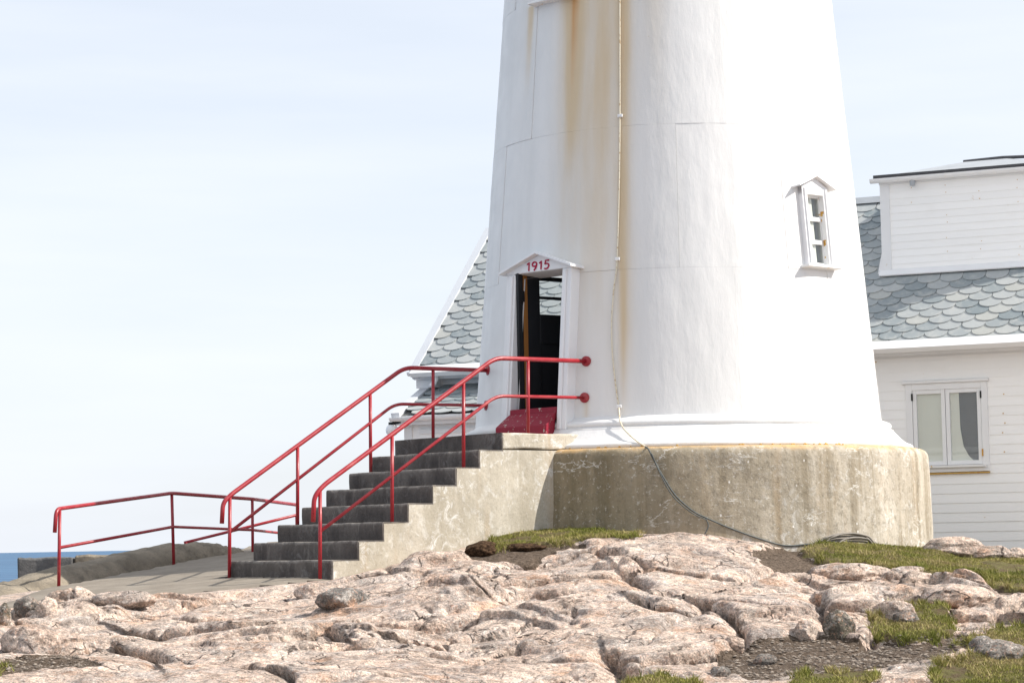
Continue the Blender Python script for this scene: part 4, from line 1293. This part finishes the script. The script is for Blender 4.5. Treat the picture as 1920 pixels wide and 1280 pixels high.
# flashing strip over the eave
m = MB(); m.box(Fr(rpt(0, -.02, 0), HU, us, un), 0, HLEN, -.20, .0, -.03, .058); m.build('eave_flashing', M_TRIM, house)
# front wall: boards
WB = .34                                                   # wall plane behind the eave
def wpt(x, y, b=WB): 
    p = on_plane(x, y, FH(0, b, 0), HB)
    return np.dot(p - FH.o, HU), p[2]
zbot = wpt(1880, 1031)[1]
ztop = EZ - .20
wl0, wt0 = wpt(1698, 716); wr0, wb0 = wpt(1857, 886)
m = MB(); m.box(FH, .2, HLEN, WB + .12, WB + .3, zbot, ztop + .2); wall = m.build('wall', M_BOARD, house)
bh = .147
z = zbot
i = 0
def board(parent, u0, u1, b, z0, z1, fr=FH):
    m = MB()
    m.prism([fr(u0, b - .009, z0), fr(u0, b + .03, z0), fr(u0, b + .03, z1), fr(u0, b + .0, z1)], [fr(u1, b - .009, z0), fr(u1, b + .03, z0), fr(u1, b + .03, z1), fr(u1, b + .0, z1)])
    return m.build('board', M_BOARD, parent)
while z < ztop:
    z1 = min(z + bh, ztop)
    if z1 > wb0 + .02 and z < wt0 - .02:
        board(wall, .25, wl0 + .02, WB, z, z1); board(wall, wr0 - .02, HLEN, WB, z, z1)
        if z < wb0: board(wall, wl0 + .02, wr0 - .02, WB, z, wb0 + .02)
        if z1 > wt0: board(wall, wl0 + .02, wr0 - .02, WB, wt0 - .02, z1)
    else:
        board(wall, .25, HLEN, WB, z, z1)
    z += bh
m = MB(); m.box(FH, .25, HLEN, WB - .03, WB + .02, ztop - .02, ztop + .14); m.build('frieze_board', M_TRIM, house)
# underside soffit
m = MB(); m.box(FH, 0, HLEN, .05, WB + .1, EZ - .06, EZ - .03); m.build('soffit', M_TRIM, house)
# nail heads with rust, foundation
for i in range(40):
    u = random.choice((wr0 + .22, wr0 + .75, wl0 - .5, wr0 + 1.2)) + random.gauss(0, .015); zz_ = zbot + bh * random.randint(0, 20) + .02
    if wl0 - .05 < u < wr0 + .05: continue
    m = MB(); m.box(FH, u, u + .016, WB - .018, WB, zz_, zz_ + .016); m.build('rusty_nail', M_RUST, wall)
m = MB(); m.box(FH, .3, HLEN, WB + .1, WB + .4, zbot - 1.0, zbot - .001); m.build('foundation', M_DARKWALL, house)
# window
win = None
def cas(m, x0, x1, z0, z1, t_, b0, b1):
    m.box(FH, x0, x0 + t_, b0, b1, z0, z1); m.box(FH, x1 - t_, x1, b0, b1, z0, z1)
    m.box(FH, x0 + t_, x1 - t_, b0 + .001, b1, z1 - t_, z1); m.box(FH, x0 + t_, x1 - t_, b0 + .001, b1, z0, z0 + t_)
m = MB(); cas(m, wl0, wr0, wb0 + .03, wt0 - .04, .10, WB - .035, WB + .05)
m.box(FH, wl0 - .06, wr0 + .03, WB - .07, WB + .03, wt0 - .04, wt0)
win = m.build('window', M_TRIM, house, bevel=.003)
m = MB(); m.box(FH, wl0 + .0, wr0 - .05, WB - .09, WB - .03, wb0 + .10, wb0 + .135); m.build('sill', M_TRIM_RUST, win)
m = MB(); m.box(FH, wl0 + .1, wr0 + .0, WB - .045, WB - .0155, wb0 + .0, wb0 + .022); m.build('rusty_drip_strip', M_RUST, win)
um = (wl0 + wr0) / 2 - .02
gz0, gz1 = wb0 + .14, wt0 - .14
for x0, x1 in ((wl0 + .10, um), (um, wr0 - .10)):
    m = MB(); cas(m, x0 + .004, x1 - .004, gz0, gz1, .062, WB - .02, WB + .04)
    s_ = m.build('sash', M_TRIM, win, bevel=.003)
    m = MB(); m.box(FH, x0 + .05, x1 - .05, WB + .006, WB + .012, gz0 + .05, gz1 - .05); m.build('pane', M_GLASS, s_)
    for zc in (gz0 + .12, gz1 - .16):
        e_ = x0 if x0 < um - .1 else x1
        m = MB(); m.box(FH, e_ - .012, e_ + .012, WB - .045, WB - .02, zc, zc + .11); m.build('hinge', M_BLACK if zc > gz0 + .3 else M_RUST, s_)
# blinds and the dark room behind the panes
m = MB(); m.box(FH, wl0 + .1, um + .0, WB + .035, WB + .04, gz0, gz1); m.build('blind', M_BLIND, win)
cu = [(um, gz1), (um + .20, gz1), (um + .21, gz0 + .55), (um + .25, gz0 + .28), (um + .33, gz0 + .13), (um + .46, gz0), (um, gz0)]
m = MB(); m.prism([FH(a, WB + .036, c) for a, c in cu], [FH(a, WB + .041, c) for a, c in cu]); m.build('curtain', M_BLIND, win)
m = MB(); m.box(FH, wl0 + .06, wr0 - .06, WB + .045, WB + .06, gz0 - .03, gz1 + .03); m.build('dark_backing', M_ROOM, win)

# dormer
_pe = on_plane(1995, 490, FH(0, db, 0), HB)
DE = np.dot(_pe - FH.o, HU)
m = MB(); m.box(FH, du, DE, db + .03, db + 3.0, dzb - .6, dzt + .02); dorm = m.build('dormer', M_BOARD, house)
zz_ = dzb + .03
dtop = dzt - .06
nb_ = 12
dh = (dtop - zz_) / nb_
for i in range(nb_):
    board(dorm, du + .14, DE, db + .0, zz_ + i * dh, zz_ + (i + 1) * dh)
m = MB(); m.box(FH, du - .015, du + .14, db - .025, db + .05, dzb - .02, dtop + .04)
m.prism([FH(du - .017, db - .02, dzb + .35), FH(du - .017, db + .12, dzb + .35), FH(du - .017, db + .12, dzb + .1), FH(du - .10, db - .02, dzb - .03)],
        [FH(du + .02, db - .02, dzb + .35), FH(du + .02, db + .12, dzb + .35), FH(du + .02, db + .12, dzb + .1), FH(du + .02, db - .02, dzb - .03)])
m.build('corner_board', M_TRIM, dorm)
m = MB(); m.box(Fr(rpt(du - .05, db / math.cos(SLOPE) - .12, .04), HU, us, un), 0, DE - du, 0, .16, 0, .02); m.build('flashing', M_TRIM, dorm)
for i in range(20):
    u = du + random.choice((.5, 1.05, 1.6, 2.2)) + random.gauss(0, .012); c = zz_ + dh * random.randint(0, nb_ - 1) + random.uniform(.01, .04)
    m = MB(); m.box(FH, u, u + .011, db - .0125, db, c, c + .011); m.build('rusty_nail', M_RUST, dorm)
m = MB(); m.box(FH, du - .02, DE, db - .05, db + .02, dtop, dzt + .02); m.build('frieze_board', M_TRIM, dorm)
gutter(du - .14, DE, db - .12, dzt + .03, dorm, .07)
m = MB(); m.tube([FH(du + .55, db - .11, dzt - .02), FH(du + .55, db - .11, dzt - .12)], .045, 10); m.build('outlet', M_SHEET, dorm)
rdg = on_plane(1812, 303, FH(0, db + 1.25, 0), HB)
ru_ = np.dot(rdg - FH.o, HU); rz_ = rdg[2]
m = MB()
za = dzt + .05
A = FH(du - .06, db - .16, za); B = FH(DE, db - .16, za); C_ = FH(DE - (ru_ - du), db + 1.25, rz_); G_ = FH(DE + .06, db + 2.7, za); B = FH(DE + .06, db - .16, za); D_ = FH(ru_, db + 1.25, rz_); E_ = FH(du - .06, db + 2.7, za)
m.add([A, B, C_, D_, E_, G_], [(0, 1, 2, 3), (0, 3, 4), (1, 5, 2), (4, 3, 2, 5)])
m.build('dormer_roof', M_SHEET, dorm)
m = MB(); m.box(FH, du - .08, DE, db - .17, db - .14, za - .02, za + .035); m.build('roof_edge_strip', M_FELT, dorm)
m = MB(); m.tube([D_ - HU * .05, D_ + HU * .6 + Z * .015, D_ + HU * 1.2 - Z * .01, C_], .03, 8); m.build('ridge_strip', M_FELT, dorm)
# porch roof at the left end
AZ0 = EZ - .27; AB0 = WB
p_ = on_plane(741, 777, FH(0, -1.0, 0), HB)
AB1 = -1.0
AZ1 = p_[2]; AU = np.dot(p_ - FH.o, HU)
ASL = math.hypot(AZ0 - AZ1, AB0 - AB1)
aus = (FH(0, AB0, AZ0) - FH(0, AB1, AZ1)) / ASL
aun = np.cross(HU, aus)
if aun[2] < 0: aun = -aun
ao = FH(AU, AB1, AZ1)
m = MB(); m.add([ao - aun * .03, ao + HU * 2.6 - aun * .03, ao + HU * 2.6 + aus * ASL - aun * .03, ao + aus * ASL - aun * .03], [(0, 1, 2, 3)])
proof = m.build('porch_roof', M_UNDER, house)
n2 = lay_slates(proof, ao - aus * .06, HU, aus, aun, 2.6, ASL - .1, lambda u, s: True, lambda px, py: 700 < px < 925 and py > 700, .1)
m = MB(); fr = Fr(ao, HU, aus, aun); m.box(fr, -.05, .10, -.05, ASL, -.12, .045); m.build('rake_board', M_ZINC, proof)
gutter(AU - .05, AU + 2.6, AB1 - .08, AZ1 - .06, proof, .06)
m = MB(); m.box(FH, AU, AU + 2.6, AB1 + .0, AB1 + .04, AZ1 - .18, AZ1 - .03); m.build('fascia', M_TRIM, proof)
m = MB(); m.box(FH, AU + .12, AU + 2.6, AB1 + .15, AB0, -.6, AZ1 - .04); pw = m.build('porch_wall', M_BOARD, house)
m = MB(); m.box(FH, AU + .10, AU + .24, AB1 + .12, AB1 + .2, -.6, AZ1 - .1); m.box(FH, AU + .38, AU + 1.6, AB1 + .12, AB1 + .16, AZ1 - .33, AZ1 - .26); m.build('trim_board', M_TRIM, pw)
# down pipe elbow under the main gutter
m = MB(); m.tube(spline([FH(.42, -.07, EZ - .12), FH(.42, -.05, EZ - .22), FH(.36, -.12, EZ - .34)], 5), .045, 12); m.build('downpipe', M_TRIM, house, True)
m = MB(); m.box(FH, .0, .35, .06, WB, EZ - .34, EZ - .08); m.build('eave_return', M_TRIM, house)
# wall lamp at the porch corner
lc = at(735, 806, np.dot(FH(AU, AB1, 0), np.array([0, 1, 0])))
lamp = thing('wall_lamp', lc, 'white globe lamp on a black bracket at the corner of the porch', 'lamp')
bm = bmesh.new(); bmesh.ops.create_uvsphere(bm, u_segments=20, v_segments=14, radius=.105)
me = bpy.data.meshes.new('globe'); bm.to_mesh(me); bm.free(); me.materials.append(M_OPAL)
me.polygons.foreach_set('use_smooth', [True] * len(me.polygons))
g = bpy.data.objects.new('globe', me); COL.objects.link(g); g.parent = lamp
m = MB(); m.tube([lc + Z * .075, lc + Z * .13], .06, 12); m.build('cap', M_BLACK, lamp)
m = MB(); m.tube([lc + Z * .12, lc + Z * .12 + HU * .20 + HB * .05, lc + HU * .26 + HB * .1 + Z * .11], .018, 8); m.build('bracket', M_BLACK, lamp)

# ------------------------------------------------------------------ cable down the tower
def on_tower(x, y, off=.02):
    th, z = cone_hit(x, y); return cyl(th, z, tr_(z) + off)
def on_drum(x, y, off=.02, R_=PL_R):
    d = ray(x, y); ts = np.linspace(AY - 4, AY, 4001); P = ts[:, None] * d[None]
    q = np.hypot(P[:, 0] - AX, P[:, 1] - AY) - R_ - off
    i = np.where(q < 0)[0]
    return P[i[0]]
cab = thing('downlead_cable', on_drum(1220, 850), 'thin white cable running down the tower front and drooping dark across the plinth', 'cable')
th0, z0 = cone_hit(1163, 2)
topp = [cyl(th0, z0 + dz_, tr_(z0 + dz_) + .02) for dz_ in (5.5, 3, 1)]
pts = topp + [on_tower(x, y) for x, y in ((1163, 2), (1163, 110), (1163, 218), (1162, 340), (1158, 486), (1152, 540), (1148, 600), (1149, 660), (1155, 720), (1161, 762))]
pts += [on_drum(1163, 790, .015, 2.80), on_drum(1172, 806, .015, 2.88), on_drum(1192, 825, .015, 3.02), on_drum(1212, 838, .03, 3.08)]
MB().tube(spline(pts, 5), .0095, 8).build('white_cable', M_CABW, cab, True)
low = [on_drum(x, y, .03) for x, y in ((1216, 842), (1226, 862), (1245, 896), (1268, 930), (1300, 958), (1330, 973), (1370, 990), (1420, 1008), (1470, 1022), (1510, 1020), (1545, 1016))]
MB().tube(spline([on_drum(1210, 837, .03, 3.08)] + low, 6), .0095, 8).build('dark_cable', M_CABD, cab, True)
low2 = [on_drum(x, y, .05) for x, y in ((1222, 850), (1240, 892), (1262, 930), (1296, 960), (1324, 974))]
MB().tube(spline(low2, 6), .007, 8).build('dark_cable', M_CABD, cab, True)
MB().tube(spline([on_drum(x, y, .05) for x, y in ((1324, 972), (1328, 985), (1322, 1000), (1316, 1008))], 5), .008, 8).build('hanging_end', M_CABD, cab, True)
for x, y in ((1163, 218), (1158, 486), (1161, 762)):
    p = on_tower(x, y, .01); th = math.atan2(p[0] - AX, -(p[1] - AY)); fr = wall_frame(th, p[2])
    m = MB(); m.box(fr, -.03, .035, -.03, .01, -.02, .02); m.build('cable_clip', M_TRIM_RUST, cab, bevel=.005)
coil = thing('cable_coil', on_drum(1590, 1014), 'heap of old grey cable loops lying against the plinth', 'cable')
for k in range(9):
    a = random.uniform(0, 6)
    pts = []
    cx_ = 1582 + random.uniform(-26, 26); hw_ = random.uniform(22, 64); hh_ = random.uniform(8, 26)
    for i in range(13):
        q = math.pi * (i / 12)
        pts.append(on_drum(cx_ - hw_ * math.cos(q), 1023 - hh_ * math.sin(q) + (4 if i > 9 else 0), .06 + .03 * random.random() + .02 * k))
    MB().tube(spline(pts, 3), .012, 7).build('loop', M_CABG, coil, True)

# ------------------------------------------------------------------ loose boulders
def boulder(px, py, wpx, hpx, mat, label, seed, depth_f=.8, ang=.5, cat='boulder', group=None, name='boulder'):
    g = ground_hit(px, py)
    sc = g[1] / F_PX
    w, h = wpx * sc / 2, hpx * sc
    bm = bmesh.new(); bmesh.ops.create_icosphere(bm, subdivisions=5, radius=1.0)
    co = np.array([v.co[:] for v in bm.verts])
    r0 = np.random.default_rng(seed)
    # cut by random planes for an angular block, then roughen
    d = np.ones(len(co))
    for k in range(16):
        n = r0.normal(size=3); n /= np.linalg.norm(n)
        c = r0.uniform(.72, .95)
        t_ = co @ n
        lim = np.where(t_ > 1e-3, c / np.maximum(t_, 1e-3), 9)
        d = np.minimum(d, np.where(t_ > 0, lim, 9) * ang + (1 - ang) * np.minimum(1.0, lim * .5 + .5))
    sx_ = seed * 3.7
    for a, s in ((.10, 1.7), (.055, 4.2), (.022, 11), (.010, 26)):
        d = d + a * (fbm(co[:, 0] * s + sx_, co[:, 1] * s + co[:, 2] * s * .8, seed, 3) + fbm(co[:, 2] * s + sx_, co[:, 0] * s - co[:, 1] * s * .6, seed + 9, 3)) * .7
    co = co * d[:, None] * np.array([w, w * depth_f, h * .72])
    rz = r0.uniform(-.3, .3); cz_, sz_ = math.cos(rz), math.sin(rz)
    co = np.stack([co[:, 0] * cz_ - co[:, 1] * sz_, co[:, 0] * sz_ + co[:, 1] * cz_, co[:, 2]], 1)
    for v, c in zip(bm.verts, co): v.co = c
    me = bpy.data.meshes.new(name); bm.to_mesh(me); bm.free()
    me.polygons.foreach_set('use_smooth', [True] * len(me.polygons)); me.materials.append(mat)
    o = bpy.data.objects.new(name, me); COL.objects.link(o)
    o.location = (g[0], g[1] + w * depth_f * .7, g[2] + h * .28)
    ROOTLOC[o] = np.zeros(3)
    return tag(o, label, cat, group)
GB = 'loose boulders on the outcrop'
boulder(52, 1224, 118, 56, M_BOULDER, 'rounded pink boulder at the far left edge above the soil patch', 3, .9, .3, group=GB)
boulder(48, 1152, 56, 36, M_GREYROCK, 'grey angular boulder below the red railing end', 5, .8, .9, group=GB)
boulder(86, 1152, 40, 36, M_BOULDER, 'small pale block right of the grey angular boulder', 6, .8, .9, group=GB)
boulder(6, 1172, 26, 44, M_DARKROCK, 'dark stone cut by the left edge of the picture', 7, .8, .7, group=GB)
boulder(228, 1134, 122, 28, M_BOULDER, 'flat pale slab lying on the edge of the concrete path', 8, .6, .3, group=GB)
boulder(640, 1138, 100, 36, M_GREYROCK, 'brown-grey boulder below the lowest step', 9, .7, .4, group=GB)
boulder(585, 1122, 70, 30, M_BOULDER, 'low pink boulder left of the lowest step', 10, .7, .4, group=GB)
boulder(1577, 1196, 66, 54, M_DARKROCK, 'dark greenish round boulder beside the soil patch', 12, .9, .4, group=GB)
boulder(1513, 1200, 50, 38, M_BOULDER, 'squat pink block left of the dark round boulder', 13, .9, .8, group=GB)
boulder(1378, 1218, 42, 28, M_BOULDER, 'small round pale stone at the left end of the soil', 14, .9, .3, group=GB)
boulder(1680, 1160, 92, 36, M_BOULDER, 'pinkish rock on the turf hummock', 15, .8, .7, group=GB)
boulder(1702, 1166, 54, 22, M_GREYROCK, 'small grey rock in front of the pinkish turf rock', 16, .8, .7, group=GB)
boulder(1846, 1222, 54, 30, M_GREYROCK, 'rounded grey stone on the turf at right', 17, .8, .4, group=GB)
boulder(1880, 1236, 96, 40, M_GREYROCK, 'larger grey boulder at right beside the rounded grey stone', 18, .7, .6, group=GB)
boulder(1436, 1246, 52, 20, M_GREYROCK, 'flat grey stone lying in the soil', 19, .9, .4, group=GB)
boulder(1352, 1268, 40, 20, M_GREYROCK, 'small grey stone near the bottom edge left of the turf', 20, .9, .4, group=GB)
boulder(1790, 1040, 130, 34, M_BOULDER, 'pale rock ledge between plinth and house wall', 21, .6, .6, group=GB)
boulder(1862, 1046, 80, 24, M_BOULDER, 'low pale rock in front of the house boards', 22, .6, .6, group=GB)
boulder(1908, 1046, 44, 20, M_BOULDER, 'small pale rock at the right edge below the house', 23, .6, .6, group=GB)
boulder(1800, 1135, 150, 44, M_BOULDER, 'long pale granite block at right above the turf hummock', 24, .8, .5, group=GB)
boulder(1590, 1085, 150, 30, M_BOULDER, 'long flat pink rock below the turf bank', 25, .6, .5, group=GB)
boulder(905, 1040, 76, 26, M_PEAT, 'overhanging brown peat edge beside the stair wall', 27, 1.2, .3, 'peat', None, 'peat_bank')
boulder(985, 1032, 130, 17, M_PEAT, 'thin brown peat bank under the turf by the stair wall', 28, .8, .3, 'peat', None, 'peat_bank')

# ------------------------------------------------------------------ turf blades and gravel
def scatter(maskA, n):
    fx = (GX >= -6.4) & (GX <= 7.4); fy = (GY >= 18.2) & (GY <= 30)
    jj, ii = np.where(maskA & fx[None] & fy[:, None])
    if len(jj) == 0: return np.zeros((0, 3))
    area = (GX[np.minimum(ii + 1, len(GX) - 1)] - GX[ii]) * (GY[np.minimum(jj + 1, len(GY) - 1)] - GY[jj])
    k = rng.choice(len(jj), n, p=area / area.sum())
    x = GX[ii[k]] + rng.random(n) * .022; y = GY[jj[k]] + rng.random(n) * (GY[np.minimum(jj[k] + 1, len(GY) - 1)] - GY[jj[k]])
    return np.stack([x, y, ground_z(x, y)], 1)
def bil_irreg(A, x, y):
    i = np.clip(np.searchsorted(GX, x) - 1, 0, len(GX) - 2); j = np.clip(np.searchsorted(GY, y) - 1, 0, len(GY) - 2)
    return A[j, i]
clump = fbm(XX * 2.6, YY * 2.6, 101, 4)
nB = 130000
gpnt = scatter((t_soft > .3) & (clump + .5 * (t_soft - .75) > -.16), nB)
keep_ = rng.random(nB) < np.clip((bil_irreg(t_soft, gpnt[:, 0], gpnt[:, 1]) - .25) * 1.6, 0.03, 1)
gpnt = gpnt[keep_]; nB = len(gpnt)
# longer tufts, each a tight bunch
tf = scatter((t_soft > .25) & (t_soft < .97), 420)
tb = np.repeat(tf, 34, 0) + np.concatenate([rng.normal(0, .022, (420 * 34, 2)), np.zeros((420 * 34, 1))], 1)
tb[:, 2] = ground_z(tb[:, 0], tb[:, 1])
gpnt = np.concatenate([gpnt, tb]); nT = len(tb); nB = len(gpnt)
hgt = (.010 + .018 * rng.random(nB) ** 2 + .05 * (rng.random(nB) > .97) * rng.random(nB)) * (1 + .8 * np.clip(fbm(gpnt[:, 0] * 3, gpnt[:, 1] * 3, 104, 3), -.6, 1))
hgt[-nT:] = .025 + .055 * rng.random(nT)
ang_ = rng.random(nB) * 6.283; lean = rng.normal(0, .5, (nB, 2)) * hgt[:, None]
wv = .0035 + .003 * rng.random(nB)
bx = np.cos(ang_) * wv; by = np.sin(ang_) * wv
Vg = np.zeros((nB, 3, 3))
Vg[:, 0] = gpnt + np.stack([bx, by, np.full(nB, -.005)], 1); Vg[:, 1] = gpnt - np.stack([bx, by, np.full(nB, .005)], 1)
Vg[:, 2] = gpnt + np.stack([lean[:, 0], lean[:, 1], hgt], 1)
tone = np.clip(.50 + .8 * fbm(gpnt[:, 0] * 2.2, gpnt[:, 1] * 2.2, 111, 4) + rng.normal(0, .22, nB), 0, 1)
grass = fast_mesh('turf_grass', Vg.reshape(-1, 3), np.arange(nB * 3).reshape(-1, 3), M_GRASS, {'tone': np.repeat(tone, 3)}, False)
tag(grass, 'short green and straw coloured turf on the outcrop', 'grass', kind='stuff')
nG = 7000
gg = scatter((s_soft > .5) & (YY < 22.5), nG)
ico = np.array([(0, 0, 1), (.9, 0, .2), (.28, .85, .2), (-.72, .53, .2), (-.72, -.53, .2), (.28, -.85, .2), (0, 0, -.8)])
ifc = np.array([(0, 1, 2), (0, 2, 3), (0, 3, 4), (0, 4, 5), (0, 5, 1), (6, 2, 1), (6, 3, 2), (6, 4, 3), (6, 5, 4), (6, 1, 5)])
size = .004 + .026 * rng.random(nG) ** 5
Vs = (ico[None] * rng.uniform(.6, 1.3, (nG, 7, 1)) * size[:, None, None] * np.array([1, 1, .6])) + gg[:, None, :]
gr = fast_mesh('gravel', Vs.reshape(-1, 3), (ifc[None] + np.arange(nG)[:, None, None] * 7).reshape(-1, 3), M_GRAVEL, {'tone': np.repeat(rng.random(nG), 7)}, False)
tag(gr, 'small stones scattered on the bare soil', 'gravel', kind='stuff')
print('slates', n1, n2, 'ground verts', XX.size)
